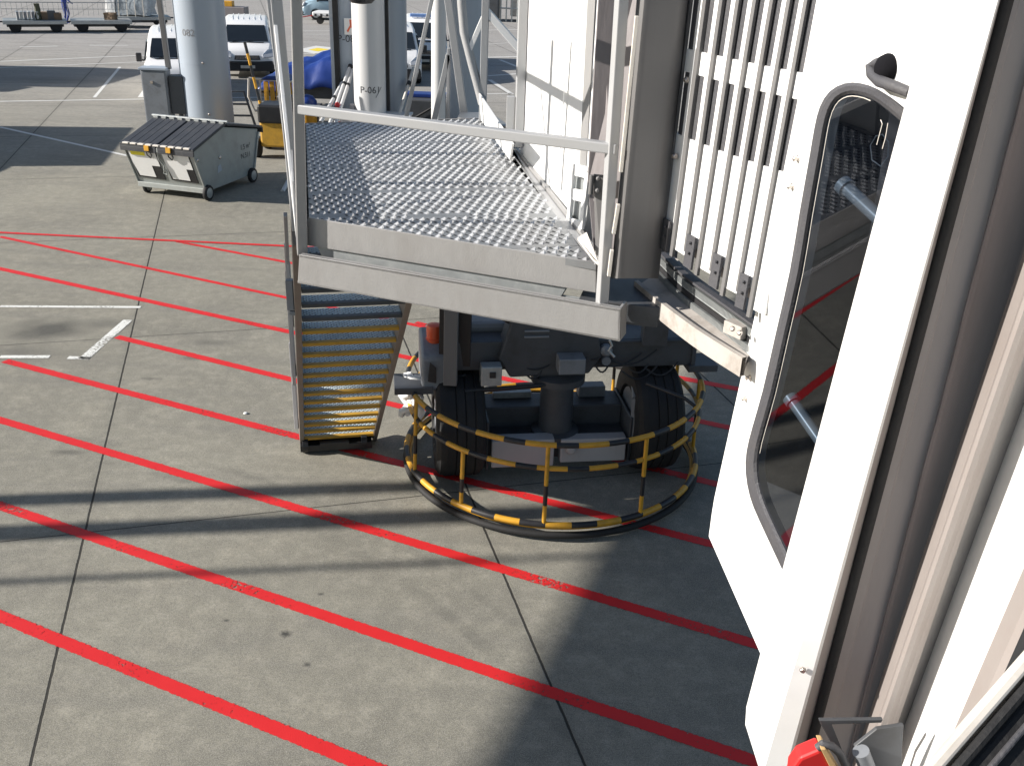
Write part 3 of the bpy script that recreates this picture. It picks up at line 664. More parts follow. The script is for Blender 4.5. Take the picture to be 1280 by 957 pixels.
for i in range(NS):
    t0, t1 = i / NS, (i + 1) / NS
    P0, P1, Q0, Q1 = cur(t0, 0), cur(t1, 0), cur(t0, 1), cur(t1, 1)
    def pt(s, h, off=0):
        a = P0.lerp(Q0, (h - P0.z) / (Q0.z - P0.z)); b_ = P1.lerp(Q1, (h - P1.z) / (Q1.z - P1.z))
        p = a.lerp(b_, s); e = (b_ - a); n = Vector((e.y, -e.x, 0)).normalized()
        if n.x > 0: n = -n
        return p + n * off
    hb = .5 * (P0.z + P1.z) + (.02 if i % 2 else .075); ht = Q0.z
    m = MB()
    def strip(s0, s1, ha, hbb, mi, off, th=.012):
        a, b_, c_, d_ = pt(s0, ha, off), pt(s1, ha, off), pt(s1, hbb, off), pt(s0, hbb, off)
        n = (pt(.5, ha, 1) - pt(.5, ha, 0)); m.prism([a, b_, c_, d_], -n * th, mi)
    z = hb
    for (w0, w1) in h_rows:
        if w0 > ht: break
        strip(.20, .60, z, w0, 0, .010); strip(.20, .60, w0, min(w1, ht), 1, .004); z = min(w1, ht)
    if z < ht: strip(.20, .60, z, ht, 0, .010)
    strip(.60, 1.0, hb, ht, 0, .010)
    strip(-.02, .20, hb - .03, ht, 2, .020)
    m.build('slat', [M['white'], M['seal'], M['column']], curtain)
    if i % 2 == 0:
        m = MB(); c0 = pt(.5, hb - .04, .02); a = pt(.25, hb - .08, .02); b_ = pt(.85, hb - .08, .02); m.prism([a, b_, pt(.85, hb + .045, .02), pt(.25, hb + .045, .02)], (-.008, 0, 0))
        for z in (hb - .02, hb + .02): m.lathe(pt(.6, z, .03), [(.006, 0), (.006, .006)], axis=(-1, 0, 0), n=6)
        m.build('roller_bracket', M['seal'], curtain)
for (x, y) in ((860, 100), (845, 195)):
    m = MB(); m.lathe(at_Y(x, y, 3.72), [(.012, 0), (.012, .01), (.007, .018)], axis=(-1, -.6, 0), n=10); m.build('bolt', M['chrome'], curtain, smooth=40)

# --- curved sill and toothed track under the curtain
def arc(pts, n, h=None, Ys=None):
    out = []
    for i in range(n + 1):
        t = i / n; 
        s = t * (len(pts) - 1); k = min(int(s), len(pts) - 2); f = s - k
        P = [pts[max(k - 1, 0)], pts[k], pts[k + 1], pts[min(k + 2, len(pts) - 1)]]
        q = [0.5 * ((2 * P[1][c_]) + (-P[0][c_] + P[2][c_]) * f + (2 * P[0][c_] - 5 * P[1][c_] + 4 * P[2][c_] - P[3][c_]) * f * f + (-P[0][c_] + 3 * P[1][c_] - 3 * P[2][c_] + P[3][c_]) * f ** 3) for c_ in (0, 1)]
        out.append(at_h(q[0], q[1], h))
    return out
NA = 18
inn = arc([(838, 330), (868, 358), (905, 385), (948, 413)], NA, 3.66)
mid1 = arc([(826, 352), (852, 376), (893, 406), (940, 437)], NA, 3.63)
out_ = arc([(797, 357), (832, 386), (878, 420), (932, 454)], NA, 3.63)
def ribbon(m, A, B, th, mi=0):
    n = len(A)
    for i in range(n - 1):
        m.add([A[i], A[i + 1], B[i + 1], B[i]], [(0, 1, 2, 3)], mi)
        m.add([A[i] - th, A[i + 1] - th, B[i + 1] - th, B[i] - th], [(3, 2, 1, 0)], mi)
        m.add([B[i], B[i + 1], B[i + 1] - th, B[i] - th], [(0, 1, 2, 3)], mi); m.add([A[i], A[i + 1], A[i + 1] - th, A[i] - th], [(3, 2, 1, 0)], mi)
Z = lambda z: Vector((0, 0, z))
m = MB(); ribbon(m, inn, out_, Z(.03))
ribbon(m, [p + Z(.026) for p in out_], [p + Z(.026) + Vector((-.018, -.012, 0)) for p in out_], Z(.075))
ribbon(m, [p + Z(.05) for p in inn], [p.lerp(q, .18) + Z(.05) for p, q in zip(inn, mid1)], Z(.05))
m.add([inn[0], out_[0], out_[0] - Z(.03), inn[0] - Z(.03)], [(0, 1, 2, 3)])
sill = m.build('curved_sill', M['sill'], bridge, label='weathered beige curved sill under the slat curtain')
m = MB(); ribbon(m, [p + Z(.004) for p in mid1], [p.lerp(q, .6) + Z(.004) for p, q in zip(mid1, out_)], Z(.003)); m.build('groove', M['column'], sill)
tr0 = arc([(828, 316), (858, 344), (900, 374), (948, 408)], 54, 3.745)
m = MB()
def trn(i):
    e = (tr0[min(i + 1, 54)] - tr0[max(i - 1, 0)]); e.normalize(); n_ = Vector((e.y, -e.x, 0))
    if n_.x > 0: n_ = -n_
    return n_.normalized()
def band(h0, h1, off, mi):
    for i in range(54):
        a_, b_ = tr0[i] + trn(i) * off, tr0[i + 1] + trn(i + 1) * off
        m.add([a_ + Z(h0), b_ + Z(h0), b_ + Z(h1), a_ + Z(h1)], [(0, 1, 2, 3)], mi)
        m.add([a_ + Z(h1), b_ + Z(h1), b_ + Z(h1) - trn(i + 1) * .03, a_ + Z(h1) - trn(i) * .03], [(0, 1, 2, 3)], mi)
band(-.135, 0, 0, 0); band(-.006, .004, .016, 2); band(-.050, -.044, .012, 1); band(-.112, -.106, .026, 1)
for row, off in ((-.030, .002), (-.088, .014)):
    for i in range(54):
        for f in (.25, .75):
            p = tr0[i].lerp(tr0[i + 1], f) + trn(i) * (off + .006); m.frame_box(p + Z(row), (tr0[i + 1] - tr0[i]) * .13, trn(i) * .006, Z(.013), 1)
band(-.080, -.054, .012, 0)
m.build('toothed_track', [M['black'], M['galv'], M['seal']], sill)
m = MB(); p = at_h(921, 411, 3.70); m.box(p, (.05, .09, .05), R(35)); 
m.build('end_stop', M['sill'], sill, bev=.003)
for (x, y) in ((916, 411), (925, 416)):
    m = MB(); m.lathe(at_h(x, y, 3.74), [(.010, 0), (.010, .006), (.006, .01)], axis=(-.5, -.6, .3), n=8); m.build('bolt', M['chrome'], sill)

# --- window panel (white) with rubber-framed window, leaning slightly with the bridge
pA = Vector((.86, 3.12, 4.0)); pN = Vector((-.98, -.20, -.08)).normalized()
def pp(x, y, off=0): return at_pl(x, y, pA + pN * off, pN)
outer = [(1034, -60), (943, 397), (893, 622), (890, 640), (886, 670), (953, 822), (932, 905), (948, 957), (952, 1000), (1052, 560), (1215, -60)]
# window opening: left rounded top and bottom, right edge hidden behind the post
hole0 = [(1145, 158), (1132, 150), (1112, 133), (1092, 119), (1074, 113), (1058, 113), (1043, 121), (1033, 137), (1027, 160), (1021, 195), (1008, 268), (996, 340), (978, 420), (962, 490), (949, 536), (942, 565), (941, 590), (946, 618), (957, 646), (985, 706), (992, 722), (1010, 690), (1045, 560)]
hole = []
for i in range(len(hole0)):
    P_ = [hole0[(i + k) % len(hole0)] for k in (-1, 0, 1, 2)]
    corner = i >= 18 or i == 0
    hole.append(hole0[i])
    if not corner and i < 18:
        hole.append(tuple((-P_[0][c_] + 9 * P_[1][c_] + 9 * P_[2][c_] - P_[3][c_]) / 16 for c_ in (0, 1)))
def rim(poly, w):
    n = len(poly); out = []
    for i in range(n):
        a, b_, c_ = [Vector((q[0], q[1], 0)) for q in (poly[i - 1], poly[i], poly[(i + 1) % n])]
        e = (c_ - a).normalized(); nn = Vector((e.y, -e.x, 0)); out.append((b_.x + nn.x * w, b_.y + nn.y * w))
    return out
def ringfaces(m, A, B, fa, fb, mi=0):
    n = len(A)
    for i in range(n):
        j = (i + 1) % n; m.add([fa(*A[i]), fa(*A[j]), fb(*B[j]), fb(*B[i])], [(0, 1, 2, 3)], mi)
# panel with a hole: bridge outer polygon to hole via triangulation
bm = bmesh.new()
def addloop(pl, off):
    vv = [bm.verts.new(pp(x, y, off)) for x, y in pl]; return [bm.edges.new((vv[i], vv[(i + 1) % len(vv)])) for i in range(len(vv))]
inner_cut = [(x, y) for x, y in hole]
ed = addloop(outer, 0) + addloop(inner_cut, 0)
bmesh.ops.triangle_fill(bm, use_beauty=True, use_dissolve=False, edges=ed)
geo = bmesh.ops.extrude_face_region(bm, geom=bm.faces[:])
bmesh.ops.translate(bm, verts=[v for v in geo['geom'] if isinstance(v, bmesh.types.BMVert)], vec=-pN * .05)
bm.verts.index_update(); m = MB(); m.add([v.co.copy() for v in bm.verts], [[v.index for v in f.verts] for f in bm.faces]); bm.free()
panel = m.build('window_panel', M['white'], bridge, label='tall white cab side panel with a long rounded window')
m = MB(); n = len(hole)
prof = [(rim(hole, -9), .001), (rim(hole, -9), .016), (rim(hole, -5), .024), (rim(hole, 1), .022), (rim(hole, 5), .012), (rim(hole, 6), -.02)]
for (A, oa), (B, ob) in zip(prof[:-1], prof[1:]): ringfaces(m, A, B, lambda x, y, o=oa: pp(x, y, o), lambda x, y, o=ob: pp(x, y, o))
wframe = m.build('window_rubber', M['seal'], panel, smooth=60)
m = MB(); m.add([pp(x, y, .012) for x, y in rim(hole, 3)], [tuple(range(n))]); m.build('window_pane', M['glass'], panel, fix=False)
m = MB(); wr = rim(hole, 8)[5:30]; m.path([pp(x, y, .012) for x, y in wr] , .0013, 6); m.path([pp(1101, 150, .012), pp(1103, 155, .012), pp(1096, 181, .012)], .0013, 6); m.path([pp(1110, 154, .012), pp(1107, 172, .012), pp(1103, 186, .012)], .0013, 6)
m.build('wire', M['cream'], panel)
m = MB(); tg = [(1095, 170), (1088, 182), (1090, 200), (1101, 208), (1110, 196), (1111, 178), (1103, 168)]; m.path([pp(x, y, .006) for x, y in tg], .0014, 5, closed=True); m.build('seal_tag', M['tube'], panel)
# room behind the pane, its dimness put into a near-black colour
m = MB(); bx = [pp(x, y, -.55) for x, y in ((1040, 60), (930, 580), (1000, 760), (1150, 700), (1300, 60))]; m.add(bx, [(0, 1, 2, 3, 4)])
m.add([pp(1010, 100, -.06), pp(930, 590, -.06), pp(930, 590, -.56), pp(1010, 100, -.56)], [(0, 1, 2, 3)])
m.build('cab_interior', mat('interior_dimness', (0.03, 0.032, 0.036), .7), panel)
for (a, b_) in (((1056, 233), (1128, 300)), ((990, 500), (1060, 600))):
    m = MB(); p0 = pp(a[0], a[1], -.03); p1 = pp(b_[0], b_[1], -.08); m.tube(p0, p1, .020, 18); dr = (p1 - p0).normalized(); m.tube(p0 - dr * .012, p0 + dr * .012, .027, 18); m.build('inner_handrail', M['tube'], panel, smooth=40)
for (x, y) in ((998, 198), (991, 233), (938, 472), (933, 498)):
    m = MB(); m.lathe(pp(x, y, 0), [(.011, 0), (.011, .004), (.008, .006), (.008, .016), (.004, .019)], axis=pN, n=12); m.build('bolt', M['chrome'], panel, smooth=30)
# black rubber grommet with hose loop above the window
m = MB(); lp = [(1138, 116), (1118, 108), (1100, 102), (1090, 92), (1088, 84), (1096, 79), (1108, 76)]
m.path([pp(x, y, .02 + .012 * math.sin(i)) for i, (x, y) in enumerate(lp)], [.013, .014, .015, .015, .014, .013, .012], 12)
m.build('hose_loop', M['seal'], panel, smooth=60)
m = MB(); c = pp(1112, 85, .0); m.lathe(c, [(.034, -.005), (.036, .008), (.030, .024), (.018, .033), (.006, .035)], axis=pN, n=18); m.build('rubber_cap', mat('matt_black_cap', (.006, .006, .008), .95, spec=.15), panel, smooth=40)
# plate low down on the panel
m = MB(); m.prism([pp(948, 872, .002), pp(934, 908, .002), pp(945, 940, .002), pp(958, 900, .002)], pN * .004)
for (x, y) in ((945, 893), (944, 903), (942, 920)): m.lathe(pp(x, y, .006), [(.004, 0), (.004, .004)], axis=pN, n=8)
m.build('hinge_plate', M['cream'], panel, bev=.001)

# --- door frame posts right of the window, each edge given by where it stands
def edge(x0, x1, Y, xb=None): return (x0, x1, Y, xb)      # x at y=-60, x at y=1020
def ept(e, y):
    t = (y + 60) / 1080.0; x = e[0] + (e[1] - e[0]) * t
    if len(e) > 3 and e[3] and y > 905: x = 932 + (y - 905) * (16 / 52) + (e[3] - 948)
    return at_Y(x, y, e[2])
def strip_part(name, edges, material, depth=.06, y0=-60, y1=1020, label=None, bev=.004, n=6, parent=None):
    m = MB(); P = []; ys_ = [y0, 300, 600, 800, 905, 957, y1]
    for i in range(n + 1):
        y = ys_[i]; P.append([ept(e, y) for e in edges])
    k = len(edges)
    for i in range(n):
        for j in range(k - 1): m.add([P[i][j], P[i][j + 1], P[i + 1][j + 1], P[i + 1][j]], [(0, 1, 2, 3)])
    bkv = Vector((0.25, 1, 0)).normalized() * depth
    for i in range(n):
        m.add([P[i][0], P[i + 1][0], P[i + 1][0] + bkv, P[i][0] + bkv], [(0, 1, 2, 3)]); m.add([P[i][-1], P[i + 1][-1], P[i + 1][-1] + bkv, P[i][-1] + bkv], [(3, 2, 1, 0)])
    return m.build(name, material, parent or bridge, smooth=35, label=label)
eL = edge(1188, 902, 2.42)       # left edge of the white post (in front of the window)
eM = edge(1254, 935, 2.20); eM2 = edge(1259, 948, 2.17)
# white post: left edge follows the cut through the window
post = strip_part('white_door_post', [edge(1188, 901, 2.27, 948), edge(1191, 905, 2.25, 951), edge(1252, 932, 2.19), edge(1255, 938, 2.165), edge(1264, 966, 2.155), edge(1266, 970, 2.17)], M['white'], .08, label='broad white post right of the window')
m = MB(); m.lathe(ept((1258, 951, 2.155), 836), [(.010, 0), (.010, .004), (.007, .005), (.007, .010)], axis=(-.1, -1, 0), n=6); m.build('bolt', M['chrome'], post)
m = MB(); m.prism([ept(edge(1196, 915, 2.40), 470), ept(edge(1196, 915, 2.40), 505), ept(edge(1205, 922, 2.37), 495), ept(edge(1205, 922, 2.37), 480)], (-.003, -.001, 0)); m.build('strike_plate', M['cream'], post)
strip_part('bevel_trim', [edge(1264, 966, 2.165), edge(1268, 985, 2.19), edge(1270, 988, 2.22)], M['postg'], .05, label='narrow beige trim beside the white post')
m = MB(); m.path([ept(edge(1274, 990, 2.185), y) for y in range(-60, 1021, 120)], .015, 14); m.build('door_seal', M['rubber'], bridge, smooth=60)
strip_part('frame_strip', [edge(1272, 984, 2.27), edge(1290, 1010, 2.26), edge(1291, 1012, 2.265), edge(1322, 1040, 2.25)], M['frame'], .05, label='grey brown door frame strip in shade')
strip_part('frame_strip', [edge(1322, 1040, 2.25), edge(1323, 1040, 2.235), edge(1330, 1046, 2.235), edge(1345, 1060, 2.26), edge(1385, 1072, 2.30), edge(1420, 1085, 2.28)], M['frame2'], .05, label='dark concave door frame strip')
m = MB(); m.path([ept(edge(1324, 1041, 2.233), y + random.uniform(-8, 8)) + Vector((random.uniform(-.0015, .0015), 0, 0)) for y in range(-60, 1021, 30)], .0028, 6); m.build('sealant_bead', M['frame2'], bridge, smooth=60)
strip_part('beige_door_post', [edge(1424, 1056, 2.12), edge(1427, 1058, 2.05), edge(1434, 1062, 2.03), edge(1443, 1068, 2.035), edge(1450, 1074, 2.06), edge(1454, 1082, 2.07)], M['postg'], .10, label='beige ribbed upright between dark frame and white wall')
strip_part('shaded_return', [edge(1450, 1074, 2.08), edge(1490, 1088, 2.13), edge(1500, 1094, 2.12)], M['alu'], .05, label='grey return strip')
strip_part('white_inner_wall', [edge(1492, 1090, 2.12), edge(1560, 1128, 1.92), edge(1620, 1150, 1.72), edge(1640, 1165, 1.69)], M['white'], .05, label='white inner wall at the right edge')
strip_part('inner_post', [edge(1640, 1165, 1.66), edge(1652, 1176, 1.64), edge(1668, 1195, 1.66), edge(1672, 1200, 1.72)], M['postg'], .08, label='beige post at the far right')
strip_part('frame_strip', [edge(1665, 1196, 1.74), edge(1900, 1420, 1.60)], M['alu'], .05)
# backing so no daylight shows between the strips
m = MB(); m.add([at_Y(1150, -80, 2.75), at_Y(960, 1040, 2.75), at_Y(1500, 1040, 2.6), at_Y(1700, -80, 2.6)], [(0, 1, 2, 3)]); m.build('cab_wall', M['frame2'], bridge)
# bumper running out at the lower right
p0, p1 = at_Y(1320, 782, 1.18), at_Y(1130, 1000, 1.0)
m = MB(); dd = (p1 - p0); sn = dd.cross(Vector((0, 0, 1))).normalized()
m.bar(p0, p1, .018, .030, up=(0, -.6, .8)); 
rail = m.build('threshold_rail', M['cream'], bridge, bev=.005, label='pale threshold rail crossing the lower right corner')
m = MB(); m.bar(p0 + Vector((.075, -.03, -.03)), p1 + Vector((.075, -.03, -.03)), .11, .03, up=(0, -.6, .8)); m.bar(p0 + Vector((.02, -.008, -.008)), p1 + Vector((.02, -.008, -.008)), .016, .04, up=(0, -.6, .8))
m.build('rubber_bumper', M['rubber'], rail, bev=.008)
m = MB(); m.bar(p0 + Vector((.05, -.025, -.008)), p1 + Vector((.05, -.025, -.008)), .008, .02, up=(0, -.6, .8)); m.build('bumper_rib', M['seal'], rail, bev=.003)
# bracket, hose and red cap at the foot of the frame
Yb = 1.95
m = MB(); m.prism([at_Y(1024, 900, Yb), at_Y(1027, 907, Yb), at_Y(1048, 945, Yb), at_Y(1056, 944, Yb), at_Y(1040, 905, Yb), at_Y(1102, 903, Yb), at_Y(1104, 899, Yb)], (0, .012, 0))
m.prism([at_Y(1068, 933, 1.9), at_Y(1096, 911, 1.9), at_Y(1130, 906, 1.9), at_Y(1128, 935, 1.9), at_Y(1125, 1000, 1.9), at_Y(1100, 1000, 1.9)], (0, .012, 0))
br = m.build('bracket', M['dsteel'], bridge, bev=.002, label='dark steel bracket at the foot of the door frame')
m = MB(); m.path([at_Y(x, y, 1.87) for x, y in ((1022, 934), (1028, 929), (1040, 932), (1050, 941), (1058, 958), (1062, 990))], .011, 12); m.build('hose', M['seal'], br, smooth=60)
m = MB(); m.tube(at_Y(1076, 938, 1.88), at_Y(1096, 990, 1.88), .022, 18); m.build('pipe_stub', M['msteel'], br, smooth=40)
m = MB(); m.prism([at_Y(990, 962, 1.86), at_Y(1000, 948, 1.86), at_Y(1026, 937, 1.86), at_Y(1042, 962, 1.86), at_Y(1050, 1010, 1.86), at_Y(985, 1010, 1.86)], (0, .05, 0)); m.build('red_cap', M['redp'], br, bev=.008)
m = MB(); m.prism([at_Y(1026, 936, 1.85), at_Y(1032, 936, 1.85), at_Y(1058, 980, 1.85), at_Y(1050, 984, 1.85)], (0, .05, 0)); m.build('washer', M['tan'], br, bev=.002)

# --- wheeled carriage
CX, CY = .43, 8.85; ax = Vector((math.cos(R(8.6)), math.sin(R(8.6)), 0)); ay = Vector((-ax.y, ax.x, 0))
def cp(a, b_, h): return Vector((CX, CY, 0)) + ax * a + ay * b_ + Z(h)
def cbox(m, a0, a1_, b0, b1_, h0, h1, mi=0): m.frame_box(cp((a0 + a1_) / 2, (b0 + b1_) / 2, (h0 + h1) / 2), ax * (a1_ - a0) / 2, ay * (b1_ - b0) / 2, Z((h1 - h0) / 2), mi)
m = MB()
cbox(m, -1.15, 1.35, -.22, .22, 1.15, 1.45); cbox(m, -.25, .25, -.28, .28, 1.09, 1.2); cbox(m, .55, 1.35, -.25, .02, 1.42, 1.445)
cbox(m, .5, 1.3, .25, .5, 1.2, 1.5)
car = m.build('wheel_carriage', M['dsteel'], bridge, bev=.012, label='dark grey wheeled drive carriage under the bridge')
for s in (-1, 1):
    c = cp(s * .99, -.10, .56); W_ = .235
    prof = [(.20, -W_ + .05), (.30, -W_ + .03), (.32, -W_), (.50, -W_), (.545, -W_ + .035), (.56, -W_ + .09)]
    k = 3
    for q in range(k): 
        z0 = -W_ + .10 + (2 * W_ - .2) * q / k; z1 = -W_ + .10 + (2 * W_ - .2) * (q + 1) / k
        prof += [(.56, z0 + .004), (.56, z1 - .012), (.548, z1 - .008), (.548, z1 - .002)]
    prof += [(.56, W_ - .09), (.545, W_ - .035), (.50, W_), (.32, W_), (.30, W_ - .03), (.20, W_ - .05)]
    m = MB(); m.lathe(c, prof, axis=ax, n=48); m.build('tyre', M['rubber'], car, smooth=35)
    m = MB(); m.lathe(c, [(.08, -W_ + .02), (.29, -W_ + .02), (.29, -W_ + .06), (.2, -W_ + .08), (.2, W_ - .08), (.29, W_ - .06), (.29, W_ - .02), (.08, W_ - .02), (.07, W_ + .03), (.03, W_ + .03)], axis=ax, n=28); m.build('rim', M['msteel'], car, smooth=35)
m = MB(); cbox(m, -.70, .72, -.02, .32, .28, .64); cbox(m, -.70, .72, -.30, -.018, .20, .42); cbox(m, -.73, -.70, -.38, .35, .12, .66); cbox(m, .72, .75, -.38, .35, .12, .66)
m.build('axle_housing', M['dsteel'], car, bev=.012)
m = MB(); cbox(m, -.68, -.05, -.44, -.285, .18, .48); cbox(m, .02, .69, -.42, -.285, .20, .46); m.lathe(cp(.12, -.43, .36), [(.05, 0), (.05, .03), (.03, .05)], axis=-ay, n=14)
m.build('gear_casing', M['frame'], car, bev=.01)
m = MB(); cbox(m, .30, .58, .16, .30, .642, .76); m.build('control_box', M['msteel'], car, bev=.006); m = MB(); cbox(m, -.60, -.2, .18, .28, .642, .71); m.build('cable_tray', M['galv'], car, bev=.004)
m = MB(); m.lathe(cp(.0, -.16, .42), [(.24, 0), (.24, .04), (.17, .06), (.165, .56), (.19, .58), (.27, .59), (.27, .66), (.2, .68)], n=36); m.build('turntable', M['dsteel'], car, smooth=35)
m = MB(); arcs = [cp(.76 + .05 * math.sin(t * 3), -.35 + .8 * t, .86 + .10 * math.sin(t * math.pi)) for t in [i / 8 for i in range(9)]]; m.path(arcs, .035, 8); m.bar(arcs[0], cp(.78, -.38, .2), .03, .07); m.build('wheel_guard_arm', M['msteel'], car, smooth=50)
# left machinery housing with beacon
m = MB(); pl = [cp(-1.34, -.10, 1.0), cp(-1.34, -.10, 1.42), cp(-1.26, .05, 1.56), cp(-1.20, .30, 1.62), cp(-.95, .30, 1.62), cp(-.93, -.02, 1.55), cp(-.93, -.2, 1.3), cp(-.93, -.25, 1.0)]
m.prism([cp(-1.36, -.32, .98), cp(-1.36, -.28, 1.32), cp(-1.36, -.08, 1.42), cp(-1.36, .30, 1.42), cp(-1.36, .30, 1.0)], ax * .30)
house = m.build('machinery_housing', M['msteel'], car, bev=.03, smooth=30)
m = MB(); cbox(m, -1.05, -.15, .02, .40, 1.42, 1.55); m.build('cover', M['msteel'], car, bev=.05)
m = MB(); m.lathe(cp(-1.22, -.04, 1.40), [(.085, 0), (.085, .03), (.075, .035), (.08, .10), (.078, .14), (.070, .165), (.03, .175)], n=24); m.build('beacon', M['orange'], car, smooth=40)
m = MB(); m.prism([cp(-1.30, -.335, 1.10), cp(-1.28, -.33, 1.30), cp(-1.22, -.33, 1.24), cp(-1.22, -.335, 1.08)], -ay * .006); m.build('vent_slot', M['black'], car)
m = MB(); cbox(m, -1.62, -1.25, -.35, .0, .97, 1.04); m.build('step_plate', M['dsteel'], car, bev=.004)
m = MB(); cbox(m, 1.30, 1.60, -.28, .05, 1.10, 1.17); cbox(m, 1.33, 1.37, -.25, .05, 1.15, 1.55); m.build('step_plate', M['dsteel'], car, bev=.004)
m = MB()
p0_ = at_Y(563, 478, 8.35); m.bar(Vector((p0_.x, 8.35, 1.08)), Vector((p0_.x + .02, 8.3, 3.45)), .13, .13, up=(0, 1, 0)); m.build('lift_column', M['column'], car, bev=.006)
m = MB(); m.bar(Vector((p0_.x + .10, 8.55, 1.2)), Vector((p0_.x + .12, 8.5, 3.45)), .16, .12, up=(0, 1, 0)); m.bar(Vector((p0_.x - .09, 8.5, 1.2)), Vector((p0_.x - .07, 8.45, 3.45)), .06, .12, up=(0, 1, 0)); m.build('lift_column', M['black'], car, bev=.004)
p1_ = at_Y(818, 425, 8.7); m = MB(); m.bar(Vector((p1_.x, 8.75, 1.42)), Vector((p1_.x, 8.7, 3.45)), .24, .2, up=(0, 1, 0)); m.build('lift_column', M['dsteel'], car, bev=.006)
# motor, gearbox plates, junction boxes and cables on the beam
m = MB(); m.prism([cp(-.62, -.30, 1.30), cp(-.50, -.30, 1.10), cp(.28, -.30, 1.12), cp(.40, -.30, 1.30), cp(.30, -.30, 1.75), cp(-.48, -.30, 1.78)], ay * .26)
mc = m.build('motor_cover', M['dsteel'], car, bev=.02)
m = MB()
for z in (1.52, 1.58): cbox(m, -.38, -.14, -.318, -.298, z, z + .02)
m.build('vent_slot', M['msteel'], car, bev=.003)
m = MB(); m.path([cp(-.62 + .32 * (1 - math.cos(t)) , -.20, 1.78 - .16 * math.sin(t)) for t in [math.pi * i / 12 for i in range(13)]], .035, 10); m.build('hose', M['black'], car, smooth=60)
m = MB(); cbox(m, -.80, -.60, -.44, -.30, 1.08, 1.28); jb = m.build('junction_box', M['galv'], car, bev=.01)
m = MB(); cbox(m, -.72, -.66, -.452, -.438, 1.17, 1.23); m.build('isolator', M['black'], car, bev=.003)
m = MB(); cbox(m, -.06, .20, -.48, -.30, 1.20, 1.36); m.build('junction_box', M['msteel'], car, bev=.01)
m = MB(); m.lathe(cp(.44, -.24, 1.36), [(.06, 0), (.06, .06), (.03, .09)], axis=-ay, n=16); m.lathe(cp(.44, -.24, 1.26), [(.045, 0), (.045, .08)], axis=-ay, n=12); m.build('lamp', M['msteel'], car, smooth=40)
random.seed(3)
for i in range(11):
    a = random.uniform(-.85, .9); b_ = a + random.uniform(.15, .6); sag = random.uniform(.03, .14); h0 = random.uniform(1.1, 1.32)
    m = MB(); m.path([cp(a + (b_ - a) * t, -.26 - .05 * math.sin(t * 3), h0 - sag * math.sin(math.pi * t) + .05 * t) for t in [k / 8 for k in range(9)]], .009, 6); m.build('cable', M['black'], car, smooth=60)
m = MB(); m.tube(cp(-.95, -.4, 1.02), cp(-.1, -.36, 1.05), .018, 8); m.tube(cp(-.95, -.36, .98), cp(-.1, -.32, 1.01), .012, 8); m.build('pipe', M['black'], car, smooth=40)
m = MB(); m.path([at_Y(762, 425, 8.35), at_Y(765, 432, 8.35), at_Y(761, 438, 8.35), at_Y(768, 446, 8.35)], .013, 6); m.build('chain', M['galv'], car)

# hoop guard round the wheels
RR = 1.50
def ringpt(th, r, h): return Vector((CX + r * math.cos(th), CY + r * math.sin(th), h))
def hoop(r, h, rad, n, parent, name, per=7, ph=0, m2=None, t0=None, t1=None):
    m = MB()
    if t0 is None: pts = [ringpt(2 * math.pi * i / n, r, h) for i in range(n)]; m.path(pts, rad, 10, closed=True, mfun=lambda i: ((i + ph) // per) % 2)
    else: n = int(n * (t1 - t0) / 2 / math.pi); pts = [ringpt(t0 + (t1 - t0) * i / n, r, h) for i in range(n + 1)]; m.path(pts, rad, 10, mfun=lambda i: 0 if ((i + ph) % 12) < 7 else 1)
    return m.build(name, [M['yellow'], M['black']], parent, smooth=50)
guard = hoop(RR, .17, .030, 240, bridge, 'hoop_guard', 6, 2); guard['label'] = 'round black and yellow hoop guard around the carriage wheels'
hoop(RR - .02, .98, .026, 240, guard, 'hoop', 6, 3, t0=R(-205), t1=R(55))
hoop(RR - .03, .74, .024, 240, guard, 'hoop', 6, 0, t0=R(-205), t1=R(50))
m = MB(); m.path([ringpt(2 * math.pi * i / 120, RR + .004, .065) for i in range(120)], .034, 8, closed=True); m.build('rubber_skirt', M['rubber'], guard, smooth=50)
m = MB(); m.path([ringpt(2 * math.pi * i / 120, RR - .035, .12) for i in range(120)], .018, 8, closed=True); m.build('hoop', M['yellow'], guard, smooth=50)
angs = []
for (x, y, yt) in ((563, 640, 0), (680, 652, 0), (797, 640, 0), (866, 560, 0), (858, 480, 0), (513, 590, 0)):
    P = at_h(x, y, .17); angs.append(math.atan2(P.y - CY, P.x - CX))
angs += [R(25), R(60), R(95), R(130), R(160)]
for i, th in enumerate(angs):
    top = .74 if i == 0 else .98
    m = MB(); n = 8; m.path([ringpt(th, RR - .0 - .02 * k / n, .17 + (top - .17) * k / n) for k in range(n + 1)], .020, 8, mfun=lambda k: 0 if (k < 2 or k >= 4) else 1); m.build('post', [M['yellow'], M['black']], guard, smooth=50)
for th in (R(-160), R(-25), R(28), R(155)):
    m = MB(); m.path([ringpt(th, RR - .02, .98), ringpt(th, RR - .15, 1.05), ringpt(th + .03, .95, 1.10)], .018, 8); m.build('stay', M['black'], guard, smooth=50)
# white hose bundle tied to the left of the guard
m = MB(); random.seed(5)
for i in range(5):
    c0 = at_Y(513, 470, 8.55); m.path([c0 + Vector((.05 * math.cos(t * 2.1 + i) + .03 * i - .05, .04 * math.sin(t * 1.7 + i), -.42 * (k / 14) + .02 * math.sin(t * 3))) for k, t in [(k, k * .55) for k in range(15)]], .034, 8)
m.build('hose_bundle', M['white'], guard, smooth=60, label='bundle of white hose tied to the hoop guard')

